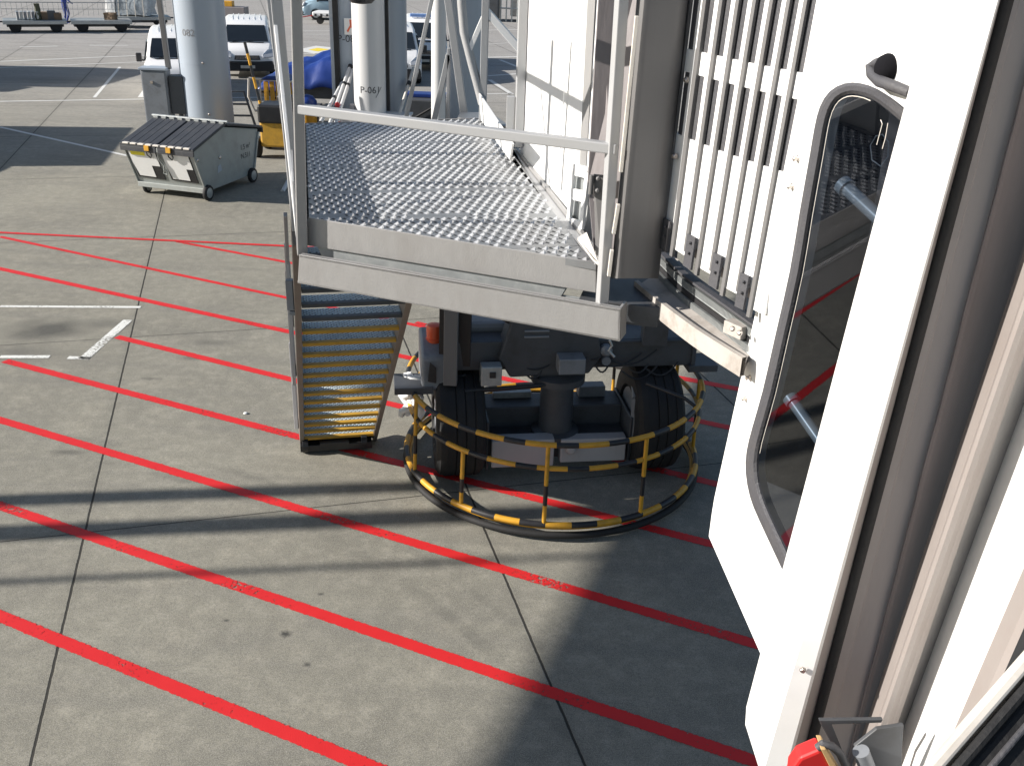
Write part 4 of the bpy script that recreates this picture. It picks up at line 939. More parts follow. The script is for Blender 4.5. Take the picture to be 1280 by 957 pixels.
# ------------------------------------------------------------------ pillars and stand of the pier
def wraptext(txt, size, cx, cy, r, h, th0, material, parent, faded=False):
    def w(x, y):
        th = th0 + x / r; return Vector((cx + (r + .004) * math.cos(th), cy + (r + .004) * math.sin(th), h + y))
    text_mb(txt, size, (0, 0, 0), (1, 0, 0), (0, 1, 0), w).build('lettering', material, parent, fix=False)
def pillar(name, px, py, Y, rad, material, label, hgt=9.0, group='round pillars behind the platform'):
    P = at_Y(px, py, Y); c = Vector((P.x, Y, 0))
    o = thing(name, c, label, 'pillar', group)
    m = MB(); m.lathe(c, [(rad, 0), (rad, hgt)], n=48); m.build('shaft', material, o, smooth=40)
    m = MB(); m.lathe(c, [(rad + .14, 0), (rad + .14, .05), (rad + .01, .07)], n=40); m.build('base_plate', M['msteel'], o, smooth=30)
    return o, c
pl1, c1 = pillar('steel_pillar', 262, 150, 24.6, .60, M['pillar'], 'thick pale round pillar behind the dumpster')
for h, s in ((1.9, 1), (3.6, 1)):
    m = MB(); a0 = Vector((c1.x, c1.y, h)); m.lathe(a0, [(.604, 0), (.604, .012)], n=48); m.build('weld_seam', M['pillar'], pl1, smooth=40)
for (h, th) in ((1.95, -75), (3.9, -82), (.75, -72)):
    m = MB(); m.lathe(Vector((c1.x + .60 * math.cos(R(th)), c1.y + .60 * math.sin(R(th)), h)), [(.03, 0), (.03, .03), (.015, .05)], axis=(math.cos(R(th)), math.sin(R(th)), 0), n=10); m.build('bolt', M['chrome'], pl1)
wraptext('082', .22, c1.x, c1.y, .60, 2.55, R(-118), M['textg'], pl1)
pl2, c2 = pillar('steel_pillar', 436, 140, 25.4, .40, M['pillar'], 'shaded blue grey pillar left of the white pillar, with a red and white sign')
wraptext('P-080', .24, c2.x, c2.y, .40, 2.45, R(-112), M['text'], pl2)
pl3, c3 = pillar('steel_pillar', 463, 140, 24.0, .38, M['pillarw'], 'bright white round pillar in the middle behind the platform')
wraptext('P-061', .22, c3.x, c3.y, .38, 1.45, R(-118), M['text'], pl3)
m = MB(); m.path([Vector((c3.x + .385 * math.cos(R(-60 + 3 * i)), c3.y + .385 * math.sin(R(-60 + 3 * i)), 1.35 + .03 * i)) for i in range(9)], .008, 5); m.build('weld_seam', M['textg'], pl3)
pl4, c4 = pillar('steel_pillar', 494, 140, 25.3, .32, M['pillar'], 'narrow shaded grey pillar right against the white pillar')
pl5, c5 = pillar('steel_pillar', 548, 140, 23.4, .17, M['pillarw'], 'slender pale pillar behind the slanting braces')
pl6, c6 = pillar('steel_pillar', 582, 140, 25.5, .44, M['pillar'], 'broad blue grey pillar behind the braces, furthest right')
m = MB(); q = at_Y(484, 70, 24.3); m.box((q.x, 24.35, 3.4), (.08, .12, 6.8)); tag(m.build('drain_pipe', M['black']), 'black vertical duct between the white and grey pillars', 'duct')
m = MB(); q = at_Y(421, 60, 25.0); m.box((q.x, 25.0, 3.4), (.13, .13, 6.8)); tag(m.build('square_post', M['black'], bev=.01), 'thin black square post left of the blue grey pillar', 'post')
# sign on the blue pillar
q = at_Y(438.5, 33.5, 24.9); sg = thing('wall_sign', q, 'white square sign with a red emblem on the blue grey pillar', 'sign')
m = MB(); m.box(q, (.32, .03, .38)); m.build('board', M['white'], sg, bev=.006)
m = MB(); F2 = q + Vector((.03, -.018, 0)); m.prism([F2 + Vector(v) for v in ((-.06, 0, .16), (.12, 0, .16), (.12, 0, -.16), (.04, 0, -.16), (.04, 0, -.05), (-.03, 0, -.02), (-.10, 0, -.14), (-.13, 0, -.10), (-.05, 0, .03))], (0, -.003, 0)); m.build('emblem', M['signred'], sg)
# base box against white pillar
q = at_h(487, 150, .0); bb = Vector((c4.x - .1, 23.9, 0))
bxo = thing('foundation_box', bb, 'pale flat-topped steel box at the foot of the white and grey pillars', 'box')
m = MB(); m.box(bb + Z(.45), (1.25, .7, .9)); m.build('body', M['msteel'], bxo, bev=.02)
m = MB(); m.box(bb + Z(.92), (1.35, .8, .05)); m.build('lid', M['pillarw'], bxo, bev=.01)
m = MB(); m.box(bb + Vector((-.75, 0, .8)), (.12, .2, .7)); m.build('bracket', M['frame'], bxo, bev=.01)
# electrical cabinet and conduit at the thick pillar
cbp = Vector((c1.x - 1.10, c1.y - .35, 0)); cab = thing('electrical_cabinet', cbp, 'grey electrical cabinet on a stand left of the thick pillar', 'cabinet')
m = MB(); m.box(cbp + Z(1.0), (.62, .35, 1.45)); m.build('body', M['msteel'], cab, bev=.02)
m = MB(); m.box(cbp + Vector((.0, -.18, 1.0)), (.56, .02, 1.38)); d_ = m.build('door', M['msteel'], cab, bev=.01)
m = MB(); m.box(cbp + Vector((-.05, -.20, 1.45)), (.06, .03, .06)); m.build('handle', M['chrome'], d_)
m = MB(); m.box(cbp + Z(1.76), (.68, .42, .06)); m.build('roof', M['pillar'], cab, bev=.01)
m = MB(); m.box(cbp + Vector((.5, .05, 1.15)), (.35, .3, .9)); m.build('meter_box', M['dsteel'], cab, bev=.01)
m = MB(); m.box(cbp + Vector((-.2, 0, .14)), (.08, .1, .28)); m.box(cbp + Vector((.2, 0, .14)), (.08, .1, .28)); m.box(cbp + Vector((.52, 0, .35)), (.08, .1, .7)); m.build('stand', M['dsteel'], cab)
m = MB(); m.bar(cbp + Vector((.33, 0, 1.75)), cbp + Vector((.20, 0, 6.9)), .12, .10, up=(0, 1, 0)); m.build('conduit', M['column'], cab, bev=.01)
# guard frame
g0, g1 = at_h(290, 160), at_h(320, 160)
gf = thing('guard_frame', (g0 + g1) / 2, 'dark tubular guard frame right of the thick pillar', 'barrier')
m = MB()
H_ = .95
pth = [(g0.x - .3, g0.y, 0), (g0.x - .3, g0.y, H_), (g1.x - .25, g1.y, H_), (g1.x, g1.y, 0)]
m.path(pth, .035, 8); m.build('hoop', M['dsteel'], gf, smooth=40)
m = MB(); m.tube((g0.x - .3, g0.y, .62), (g1.x - .17, g1.y, .62), .028, 8); m.tube((g0.x - .3, g0.y, .32), (g1.x - .09, g1.y, .32), .028, 8); m.build('cross_bar', M['dsteel'], gf, smooth=40)

# ------------------------------------------------------------------ dumpster
dFR = Vector((-6.26, 18.72, 0)); dFL = Vector((-7.62, 19.10, 0))
ex = (dFR - dFL).normalized(); ex = Vector((ex.x, ex.y, 0)); ey = Vector((-ex.y, ex.x, 0))
DW = (dFR - dFL).length + .1; root = (dFL + dFR) / 2
dm = thing('dumpster', root, 'galvanised wheeled waste container with dark ribbed lid and white front panels', 'dumpster')
def dp(a, b_, h): return root + ex * a + ey * b_ + Z(h)
hw = DW / 2
# side profile (b,h): front bottom, front top (leaning out), peak, back top, back bottom
prof = [(.05, .16), (-.30, 1.02), (.85, 1.31), (2.15, 1.06), (1.85, .16)]
m = MB(); m.prism([dp(-hw, b_, h) for b_, h in prof], ex * 2 * hw); m.build('body', M['bin'], dm, bev=.015)
for s in (-1, 1):
    m = MB(); m.bar(dp(s * (hw + .01), -.30, 1.0), dp(s * (hw + .01), .04, .18), .03, .05); m.build('corner_rib', M['bin'], dm, bev=.008)
    m = MB(); m.bar(dp(s * (hw + .012), 2.14, 1.0), dp(s * (hw + .012), 1.85, .2), .03, .05); m.build('corner_rib', M['bin'], dm, bev=.008)
m = MB(); m.bar(dp(-hw, -.315, .99), dp(hw, -.315, .99), .05, .09); m.build('rim', M['bin'], dm, bev=.008)
m = MB(); m.bar(dp(-hw, .0, .20), dp(hw, .0, .20), .06, .10); m.build('rim', M['bin'], dm, bev=.008)
for (s0, s1) in ((-hw - .06, -.02), (.02, hw + .06)):
    m = MB(); nrm_l = Vector((0, 0, 1))
    a, b_, c_, d_ = dp(s0, -.35, 1.02), dp(s1, -.35, 1.02), dp(s1, .84, 1.34), dp(s0, .84, 1.34)
    m.prism([a, b_, c_, d_], Z(.05))
    m.prism([a, b_, b_ - Z(.09), a - Z(.09)], ey * .03)
    n = 5
    for i in range(n):
        t = (i + .5) / n; p_, q_ = a.lerp(b_, t), d_.lerp(c_, t); m.bar(p_ + Z(.050), q_ + Z(.050), .14, .010)
    m.build('lid', M['binlid'], dm, bev=.012)
    m = MB(); m.prism([dp(s0, .88, 1.33), dp(s1, .88, 1.33), dp(s1, 2.24, 1.07), dp(s0, 2.24, 1.07)], Z(.05)); m.prism([dp(s0, 2.24, 1.09), dp(s1, 2.24, 1.09), dp(s1, 2.24, .97), dp(s0, 2.24, .97)], ey * .03); m.build('lid', M['binlid'], dm, bev=.012)
m = MB(); m.tube(dp(-hw - .12, .86, 1.41), dp(hw + .1, .86, 1.41), .028, 10)
for i in range(9): m.box(dp(-hw + (2 * hw) * i / 8, .84, 1.39), (.10, .12, .05), math.atan2(ex.y, ex.x))
m.build('hinge_rail', M['galv'], dm, smooth=30)
m = MB()
for i in range(9): m.box(dp(-hw + .08 + (2 * hw - .16) * i / 8, -.33, 1.080), (.13, .07, .03), math.atan2(ex.y, ex.x))
m.build('lid_clip', M['cream'], dm, bev=.005)
def fr(a, t, off=0): # front face: t 0 at the bottom, 1 at top
    b_ = .05 + (-.35) * t; h = .16 + .86 * t; n = (ey * -.86 + Z(-.35)).normalized(); return dp(a, b_, h) + n * off
for (a0_, a1_, bl) in ((-hw + .06, -.08, -1), (.06, hw - .10, 1)):
    m = MB(); m.prism([fr(a0_, .24, .004), fr(a1_, .22, .004), fr(a1_, .90, .004), fr(a0_, .90, .004)], (fr(0, 0, .01) - fr(0, 0, 0))); pnl = m.build('front_panel', M['black'], dm)
    m = MB(); m.prism([fr(a0_ + .05, .28, .016), fr(a1_ - (.16 if bl > 0 else .2), .27, .016), fr(a1_ - (.16 if bl > 0 else .2), .56, .016), fr(a1_ - .01, .56, .016), fr(a1_ - .01, .90, .016), fr(a0_, .90, .016), fr(a0_, .6, .016)], (fr(0, 0, .004) - fr(0, 0, 0))); m.build('panel_face', M['white'], pnl)
m = MB(); m.prism([fr(-hw + .10, .80, .022), fr(-hw + .42, .80, .022), fr(-hw + .42, .89, .022), fr(-hw + .10, .89, .022)], (fr(0, 0, .003) - fr(0, 0, 0))); m.build('label_plate', mat('bright_yellow_label', (.8, .68, .04), .5), dm)
m = MB(); m.path([fr(-.02, .92, .03), fr(-.04, .75, .04), fr(.03, .62, .04), fr(0, .50, .05)], .016, 7); m.path([fr(0, .5, .05), fr(-.05, .42, .04), fr(.04, .40, .05), fr(.05, .5, .04), fr(0, .5, .05)], .014, 6); m.build('chain', M['galv'], dm, smooth=50)
for a in (-.20, .28):
    m = MB(); m.box(dp(a, -.36, 1.02), (.10, .05, .10), math.atan2(ex.y, ex.x)); m.path([dp(a - .03, -.36, 1.0), fr(a - .05, .86, .06), fr(a, .78, .05), fr(a + .05, .86, .06), dp(a + .04, -.36, 1.0)], .012, 6, mi=1); m.build('lock', [M['yellow'], M['black']], dm)
for (a, b_, r_) in ((-hw + .10, .12, .12), (hw + .03, .06, .155), (-hw + .10, 1.7, .13), (hw + .03, 1.75, .155)):
    c = dp(a, b_, r_); m = MB(); m.lathe(c, [(.06, -.035), (r_ - .01, -.035), (r_, -.02), (r_, .02), (r_ - .01, .035), (.06, .035)], axis=ex, n=28); w = m.build('wheel', M['rubber'], dm, smooth=35)
    m = MB(); m.lathe(c, [(.03, -.045), (r_ * .65, -.038), (r_ * .65, .038), (.05, .045), (.02, .05)], axis=ex, n=20); m.build('hub', M['galv'], w, smooth=35)
wd = math.atan2(ex.y, ex.x)
for i, (tx, z) in enumerate((('1,5 m³', .74), ('N.511', .56))):
    text_mb(tx, .15, dp(hw + .006, 1.40, z), ey, Z(1)).build('lettering', M['text'], dm, fix=False)
m = MB()
for (b_, h) in ((-.16, .83), (.62, .74)): m.lathe(dp(hw + .002, b_, h), [(.035, 0), (.035, .012), (.02, .02)], axis=ex, n=12)
m.build('bolt', M['chrome'], dm)
m = MB(); m.prism([dp(hw + .004, .50, .45), dp(hw + .004, .66, .48), dp(hw + .004, .62, .62), dp(hw + .004, .52, .58)], ex * .002); m.build('sticker', M['pillar'], dm)

# ------------------------------------------------------------------ vans (front towards -Y at the root's origin)
def loft_body(st, nseg=6):
    """st: (y, zbot, zbelt, ztop, half_bottom, half_top) -> body mesh points"""
    m = MB(); rows = []
    for (y, zb, zl, zt, hb, ht) in st:
        r_ = min(.12, (zt - zl) * .5); sec = [(hb * .93, zb), (hb, zb + .08), (hb, zl)]
        for k in range(nseg + 1):
            a = math.pi / 2 * k / nseg; sec.append((ht - r_ + r_ * math.cos(a) if k else ht, zt - r_ + r_ * math.sin(a)))
        L_ = [(-x, z) for x, z in sec]; full = sec + [(0, zt + .02)] + L_[::-1]
        rows.append([Vector((x, y, z)) for x, z in full])
    n = len(rows[0]); m.add([p for r_ in rows for p in r_], [(i * n + k, i * n + (k + 1) % n, (i + 1) * n + (k + 1) % n, (i + 1) * n + k) for i in range(len(rows) - 1) for k in range(n)])
    m.add(rows[0], [tuple(range(n))]); m.add(rows[-1], [tuple(range(n))[::-1]])
    return m
def make_van(body_mat, label, bar=False):
    v = thing('parked_van', (0, 0, 0), label, 'van', 'vans parked on the apron behind the pillars')
    st = [(.02, .30, .60, .74, .82, .74), (.08, .24, .64, .86, .90, .80), (.20, .24, .74, .97, .94, .84), (.45, .24, .84, 1.06, .95, .87), (.72, .24, .95, 1.13, .95, .87), (.95, .24, 1.0, 1.36, .95, .83), (1.18, .24, 1.02, 1.58, .95, .80), (1.38, .24, 1.02, 1.72, .95, .79), (1.75, .24, 1.02, 1.80, .95, .79), (3.6, .24, 1.02, 1.83, .95, .79), (4.6, .24, 1.02, 1.79, .95, .78), (4.78, .28, 1.0, 1.73, .92, .75)]
    b_ = loft_body(st).build('body', body_mat, v, smooth=40)
    m = MB(); m.add([(-.76, .77, 1.17), (.76, .77, 1.17), (.72, 1.03, 1.43), (.66, 1.31, 1.67), (-.66, 1.31, 1.67), (-.72, 1.03, 1.43)], [(0, 1, 2, 3, 4, 5)])
    for i in range(6): pass
    m2 = MB(); m2.prism([p + Vector((0, -.035, .03)) for p in m.v], (0, .05, -.03)); m2.build('windscreen', M['glass_dark'], v, bev=.01)
    for s in (-1, 1):
        m = MB(); m.prism([(s * .955, 1.02, 1.06), (s * .955, 2.15, 1.06), (s * .855, 2.15, 1.58), (s * .855, 1.42, 1.58)], (s * -.03, 0, 0)); m.build('side_window', M['glass_dark'], v)
        m = MB(); m.prism([(s * .90, .07, .72), (s * .55, .02, .68), (s * .52, .09, .78), (s * .72, .20, .95), (s * .90, .28, .97), (s * .955, .18, .80)], (0, -.07, .03)); m.build('headlight', M['lamp'], v, bev=.012)
        m = MB(); m.box((s * 1.09, 1.0, 1.16), (.17, .12, .26)); m.bar((s * .93, 1.04, 1.06), (s * 1.08, 1.02, 1.10), .05, .05); m.build('wing_mirror', M['plastic'], v, bev=.03)
        for y in (.85, 3.85):
            m = MB(); m.lathe((s * .84, y, .33), [(.18, -.11), (.31, -.11), (.33, -.08), (.33, .08), (.31, .11), (.18, .11)], axis=(1, 0, 0), n=28); w = m.build('wheel', M['rubber'], v, smooth=35)
            m = MB(); m.lathe((s * .86, y, .33), [(.04, -.10), (.20, -.09), (.20, .09), (.04, .10)], axis=(1, 0, 0), n=16); m.build('hubcap', M['galv'], w, smooth=35)
    m = MB(); m.prism([(-.90, .0, .24), (.90, .0, .24), (.92, -.02, .42), (.88, -.01, .60), (.45, -.03, .58), (-.45, -.03, .58), (-.88, -.01, .60), (-.92, -.02, .42)], (0, .25, 0)); m.build('bumper', M['plastic'], v, bev=.04)
    m = MB(); m.prism([(-.45, -.02, .63), (.45, -.02, .63), (.42, .02, .78), (-.42, .02, .78)], (0, .1, 0)); gr = m.build('grille', M['plastic'], v, bev=.01)
    m = MB(); 
    for z in (.67, .71, .75): m.box((0, -.026 + (z - .63) * .26, z), (.8, .012, .012))
    m.lathe((0, -.03, .71), [(.06, 0), (.06, .02), (.04, .03)], axis=(0, -1, 0), n=16); m.build('badge', M['chrome'], gr)
    m = MB(); m.bar((-.6, .70, 1.15), (.6, .70, 1.15), .03, .02); m.bar((-.5, .72, 1.17), (.1, .77, 1.22), .015, .015); m.bar((0, .72, 1.17), (.6, .77, 1.22), .015, .015); m.build('wiper', M['black'], v)
    m = MB(); m.box((0, -.045, .40), (.50, .015, .10)); m.build('number_plate', M['cream'], v)
    m = MB()
    for x in (-.5, -.3, -.1, .1, .3, .5): m.bar((x, 2.0, 1.838), (x, 4.4, 1.838), .03, .006)
    m.build('roof_rib', body_mat, v)
    if bar:
        m = MB(); m.box((0, 1.85, 1.92), (1.1, .3, .12)); m.build('light_bar', mat('light_bar_blue', (.15, .25, .5), .3), v, bev=.03)
        m = MB(); m.box((0, .45, 1.085), (1.0, .2, .01)); m.build('bonnet_stripe', M['plastic'], v)
    return v
van = make_van(M['vanw'], 'white van with black bumper parked left of the thick pillar')
van2 = dup(van, (0, 0, 0), 0, 'white van with a full dark windscreen and black grille right of the thick pillar')
van3 = dup(van, (0, 0, 0), 0, 'white van mostly hidden behind the narrow grey pillar')
def place_van(v, px, py, Y, rz):
    P = at_Y(px, py, Y); v.location = (P.x, Y, 0); v.rotation_euler = (0, 0, rz)
place_van(van, 223, 108, 30.4, R(18))
place_van(van2, 310, 84, 35.7, R(14))
place_van(van3, 494, 88, 35.2, R(9))
van4 = make_van(M['vanw'], 'white van with a blue light bar on the roof behind the leaning brace', True)
place_van(van4, 529, 78, 39.5, R(5))
van5 = make_van(M['vanblue'], 'pale blue van seen from the side at the top of the picture')
P = at_h(398, 24); van5.location = (P.x - .9, P.y, 0); van5.rotation_euler = (0, 0, R(-84))

# ------------------------------------------------------------------ baggage train at the top left
def make_dolly(label, Lh=2.75):
    d = thing('baggage_dolly', (0, 0, 0), label, 'trailer', 'flat baggage dollies in a train at the top left')
    m = MB(); m.box((0, 0, .50), (Lh, 1.5, .10)); m.box((0, -.76, .46), (Lh, .05, .16)); m.box((0, .76, .46), (Lh, .05, .16)); m.build('platform', M['galv'], d, bev=.01)
    for x in (-Lh * .32, Lh * .32):
        for y in (-.55, .55):
            m = MB(); m.lathe((x, y, .27), [(.1, -.1), (.25, -.1), (.27, -.07), (.27, .07), (.25, .1), (.1, .1)], axis=(0, 1, 0), n=20); m.build('wheel', M['rubber'], d, smooth=35)
    m = MB(); m.tube((Lh / 2, 0, .45), (Lh / 2 + .5, 0, .42), .035, 8); m.build('drawbar', M['dsteel'], d)
    m = MB(); m.box((0, 0, .34), (Lh * .9, .9, .2)); m.build('chassis', M['dsteel'], d)
    m = MB()
    for k in range(13): m.tube((-Lh / 2 + Lh * k / 12, .74, .65), (-Lh / 2 + Lh * k / 12, .74, 1.25), .012, 5)
    m.tube((-Lh / 2, .74, 1.25), (Lh / 2, .74, 1.25), .02, 6); m.tube((-Lh / 2, .74, .95), (Lh / 2, .74, .95), .012, 5); m.build('side_rail', M['galv'], d)
    return d
dol = make_dolly('flat dolly with railing carrying grey crates and suitcases')
T1, T2 = at_h(38, 41), at_h(121, 40.5)
tdir = (T2 - T1).normalized(); trz = math.atan2(tdir.y, tdir.x)
dl2 = dup(dol, (0, 0, 0), 0, 'flat dolly in the middle of the train, just left of the tall wrapped cargo')
dl3 = dup(dol, (0, 0, 0), 0, 'dolly at the right end of the train under the tall wrapped cargo')
dl4 = dup(dol, (0, 0, 0), 0, 'empty dolly cut off by the left edge of the picture')
off_ = Vector((0, .62, 0)); PA = T2 + off_; PB = T1 + off_
PC = at_h(172, 35) + off_; PD = T1 - (T2 - T1) + off_
dol.location = PB; dl2.location = PA; dl3.location = PC; dl4.location = PD
for d_ in (dol, dl2, dl3, dl4): d_.rotation_euler = (0, 0, trz)
# cargo
def blob_box(c, s, seed, jig=.06):
    rnd = random.Random(seed); m = MB(); nx, nz = 5, 5; 
    bm = bmesh.new(); bmesh.ops.create_cube(bm, size=1); bmesh.ops.subdivide_edges(bm, edges=bm.edges[:], cuts=4, use_grid_fill=True)
    for v in bm.verts: v.co = Vector((v.co.x * s[0] + rnd.uniform(-jig, jig), v.co.y * s[1] + rnd.uniform(-jig, jig), v.co.z * s[2] + rnd.uniform(-jig, jig) * .5)) + Vector(c)
    bm.verts.index_update(); m.add([v.co.copy() for v in bm.verts], [[v.index for v in f.verts] for f in bm.faces]); bm.free(); return m
cg = at_Y(159, 10, PA.y + .1); c0 = PC + Vector((-.2, -.1, .56))
cg = thing('wrapped_cargo', c0, 'tall plastic-wrapped cargo pallet on the baggage train', 'cargo')
blob_box(c0 + Vector((.05, 0, .85)), (1.6, 1.3, 1.6), 4).build('cargo_block', M['wrap'], cg, smooth=50)
blob_box(c0 + Vector((-1.02, -.1, .75)), (.5, 1.2, 1.5), 5, .05).build('white_sheet', M['white'], cg, smooth=50)
m = MB(); 
for k in range(4): m.bar(c0 + Vector((-.6 + .42 * k, -.70, 0)), c0 + Vector((-.5 + .40 * k, -.72, 1.65)), .04, .01, up=(0, 1, 0))
m.build('strap', M['cream'], cg)
bx2 = PA + tdir * .6 + Vector((0, -.3, .55)); blob_box(bx2 + Z(.16), (.5, .4, .32), 9, .03).build('carton', M['brown'])
tag(bpy.data.objects['carton'], 'small brown carton left of the white wrapped cargo', 'carton')
# grey crates in a row
random.seed(11)
for k in range(6):
    p = PB + tdir * (-.62 + .17 * k) + Vector((0, -.2, .55)); m = MB(); m.box(p + Z(.17 + .01 * k), (.10, .7, .34), trz + R(2)); m.box(p + Z(.35), (.13, .74, .03), trz + R(2)); cr = m.build('luggage_crate', M['galv'] if k % 2 else M['msteel'], bev=.01)
    tag(cr, 'grey upright crate in the row on the left baggage dolly', 'crate', 'grey crates standing in a row on the left dolly')
for k, (dx, mt, sz, lb) in enumerate(((1.95, 'brown', (.34, .5, .34), 'brown suitcase left of the man in blue on the dolly'), (2.45, 'dsteel', (.36, .5, .40), 'dark suitcase beside the man in blue on the dolly'), (2.95, 'brown', (.34, .55, .30), 'brown suitcase close behind the man in blue'))):
    p = PB + tdir * (.55 + (dx - 1.95) * .55) + Vector((0, -.15, .55 + sz[2] / 2)); m = MB(); m.box(p, sz, trz); m.box(p + Vector((0, -sz[1] / 2 - .01, .0)), (sz[0] * .3, .03, .04), trz); tag(m.build('suitcase', M[mt], bev=.04), lb, 'suitcase')
p = PB + tdir * .38 + Vector((0, -.45, .55)); blob_box(p + Z(.36), (.16, .22, .72), 21, .03).build('folded_cover', M['olive'], smooth=50); tag(bpy.data.objects['folded_cover'], 'olive upright rolled cover beside the grey crates', 'cover')

# worker in blue behind the train
def person(loc, rz, label):
    o = thing('person', loc, label, 'person')
    def P(x, y, z): return Matrix.Rotation(rz, 3, 'Z') @ Vector((x, y, z)) + Vector(loc)
    me_ = bpy.data.meshes.new('body')
    J = {'pel': (0, 0, .95, .135), 'spi': (0, .0, 1.15, .125), 'che': (0, -.02, 1.38, .15), 'nec': (0, -.03, 1.52, .06), 'hea': (0, -.06, 1.62, .085), 'top': (0, -.05, 1.73, .085),
         'lh': (-.10, 0, .88, .10), 'lk': (-.11, -.05, .48, .065), 'la': (-.12, .02, .10, .045), 'lt': (-.12, -.14, .04, .04), 'rh': (.10, 0, .88, .10), 'rk': (.12, -.10, .50, .065), 'ra': (.12, .08, .10, .045), 'rt': (.12, -.08, .04, .04),
         'ls': (-.19, -.02, 1.42, .065), 'le': (-.26, -.10, 1.15, .048), 'lw': (-.22, -.32, 1.05, .032), 'lf': (-.20, -.42, 1.03, .03), 'rs': (.19, -.02, 1.42, .065), 're': (.27, -.05, 1.14, .048), 'rw': (.22, -.26, 1.0, .032), 'rf': (.20, -.36, .98, .03)}
    keys = list(J); E_ = [('pel', 'spi'), ('spi', 'che'), ('che', 'nec'), ('nec', 'hea'), ('hea', 'top'), ('pel', 'lh'), ('lh', 'lk'), ('lk', 'la'), ('la', 'lt'), ('pel', 'rh'), ('rh', 'rk'), ('rk', 'ra'), ('ra', 'rt'), ('che', 'ls'), ('ls', 'le'), ('le', 'lw'), ('lw', 'lf'), ('che', 'rs'), ('rs', 're'), ('re', 'rw'), ('rw', 'rf')]
    me_.from_pydata([P(*J[k][:3]) - Vector(loc) for k in keys], [(keys.index(a), keys.index(b)) for a, b in E_], [])
    me_.materials.append(M['bluecloth']); ob = bpy.data.objects.new('body', me_); COL.objects.link(ob); ob.parent = o
    md = ob.modifiers.new('skin', 'SKIN'); me_.skin_vertices.new() if not me_.skin_vertices else None
    for i, k in enumerate(keys):
        sv = me_.skin_vertices[0].data[i]; sv.radius = (J[k][3], J[k][3])
    me_.skin_vertices[0].data[0].use_root = True
    sb = ob.modifiers.new('sub', 'SUBSURF'); sb.levels = 2; sb.render_levels = 2
    m = MB(); m.lathe(P(0, -.055, 1.60), [(.03, 0), (.085, .03), (.10, .08), (.095, .13), (.06, .17), (.01, .185)], n=16); m.build('hair', M['hair'], o, smooth=60)
    m = MB(); m.lathe(P(0, -.12, 1.57), [(.02, 0), (.07, .03), (.08, .08), (.06, .12), (.01, .13)], n=14); m.lathe(P(0, -.20, 1.63), [(.012, 0), (.012, .03)], n=6); m.build('face', M['skin'], o, smooth=60)
    return o
Pp = at_h(84, 30); person((Pp.x, Pp.y, 0), R(80), 'person in blue work clothes standing behind the baggage dollies')

# ------------------------------------------------------------------ yellow baggage cart, tarpaulin load and small things behind the platform
yc = at_h(346, 190); yc = Vector((-5.85, 23.4, 0))
tug = thing('baggage_tug', yc, 'small yellow and black tug partly hidden behind the dumpster', 'tug')
m = MB(); m.box(yc + Vector((.1, 0, .55)), (.78, 1.2, .6)); m.build('body', M['nosing'], tug, bev=.05)
m = MB(); m.box(yc + Vector((.05, -.3, 1.02)), (.72, .7, .42)); m.box(yc + Vector((.2, .5, 1.05)), (.6, .2, .5)); m.build('engine_cover', M['black'], tug, bev=.05)
m = MB(); m.box(yc + Vector((-.02, -.62, .95)), (.28, .04, .2)); m.build('lamp', M['galv'], tug, bev=.02)
for s in (-1, 1):
    for y in (-.5, .5):
        m = MB(); m.lathe(yc + Vector((.1 + s * .5, y, .22)), [(.08, -.08), (.2, -.08), (.22, -.05), (.22, .05), (.2, .08), (.08, .08)], axis=(1, 0, 0), n=20); m.build('wheel', M['rubber'], tug, smooth=35)
m = MB(); h0 = yc + Vector((-.30, -.2, 1.0)); h1 = yc + Vector((-.62, -.1, 2.55))
for k in range(6): m.tube(h0.lerp(h1, k / 6), h0.lerp(h1, (k + 1) / 6), .035, 8, mi=(k % 2) if k < 4 else (1 if k == 5 else 0))
m.build('lever', [M['yellow'], M['black']], tug)
ct = Vector((-6.05, 26.6, 0)); cart = thing('baggage_cart', ct, 'yellow caged baggage cart with a blue top behind the tug', 'baggage cart')
m = MB(); m.box(ct + Vector((-.15, 0, .45)), (1.1, 2.4, .12)); m.build('floor', M['dsteel'], cart, bev=.01)
m = MB()
for k in range(6): m.bar(ct + Vector((-.55 + .15 * k, -1.15, .5)), ct + Vector((-.55 + .15 * k, -1.15, 1.38)), .12, .02, up=(0, 1, 0))
m.build('slatted_end', M['yellow'], cart, bev=.004)
m = MB(); rr_ = [ct + Vector(v) for v in ((-.95, -1.25, 1.45), (-1.0, -1.25, 1.0), (-.85, -1.25, .65), (.4, -1.25, .65))]; m.path(rr_, .03, 8); m.path([ct + Vector(v) for v in ((-.95, -1.25, 1.45), (.4, -1.25, 1.4))], .03, 8); m.path([ct + Vector(v) for v in ((-.68, -1.22, 1.4), (-.70, -1.22, .7))], .022, 6); m.build('rail', M['cream'], cart, smooth=50)
m = MB(); m.prism([ct + Vector(v) for v in ((-.7, -1.3, 1.42), (-.5, -1.3, 1.52), (.0, -1.3, 1.54), (.15, -1.3, 1.42))], (0, .6, 0)); m.build('top_cover', M['blue'], cart, bev=.04)
for s in (-1, 1):
    for y in (-.8, .8):
        m = MB(); m.lathe(ct + Vector((s * .4 - .15, y, .25)), [(.08, -.08), (.22, -.08), (.25, -.05), (.25, .05), (.22, .08), (.08, .08)], axis=(1, 0, 0), n=20); m.build('wheel', M['rubber'], cart, smooth=35)
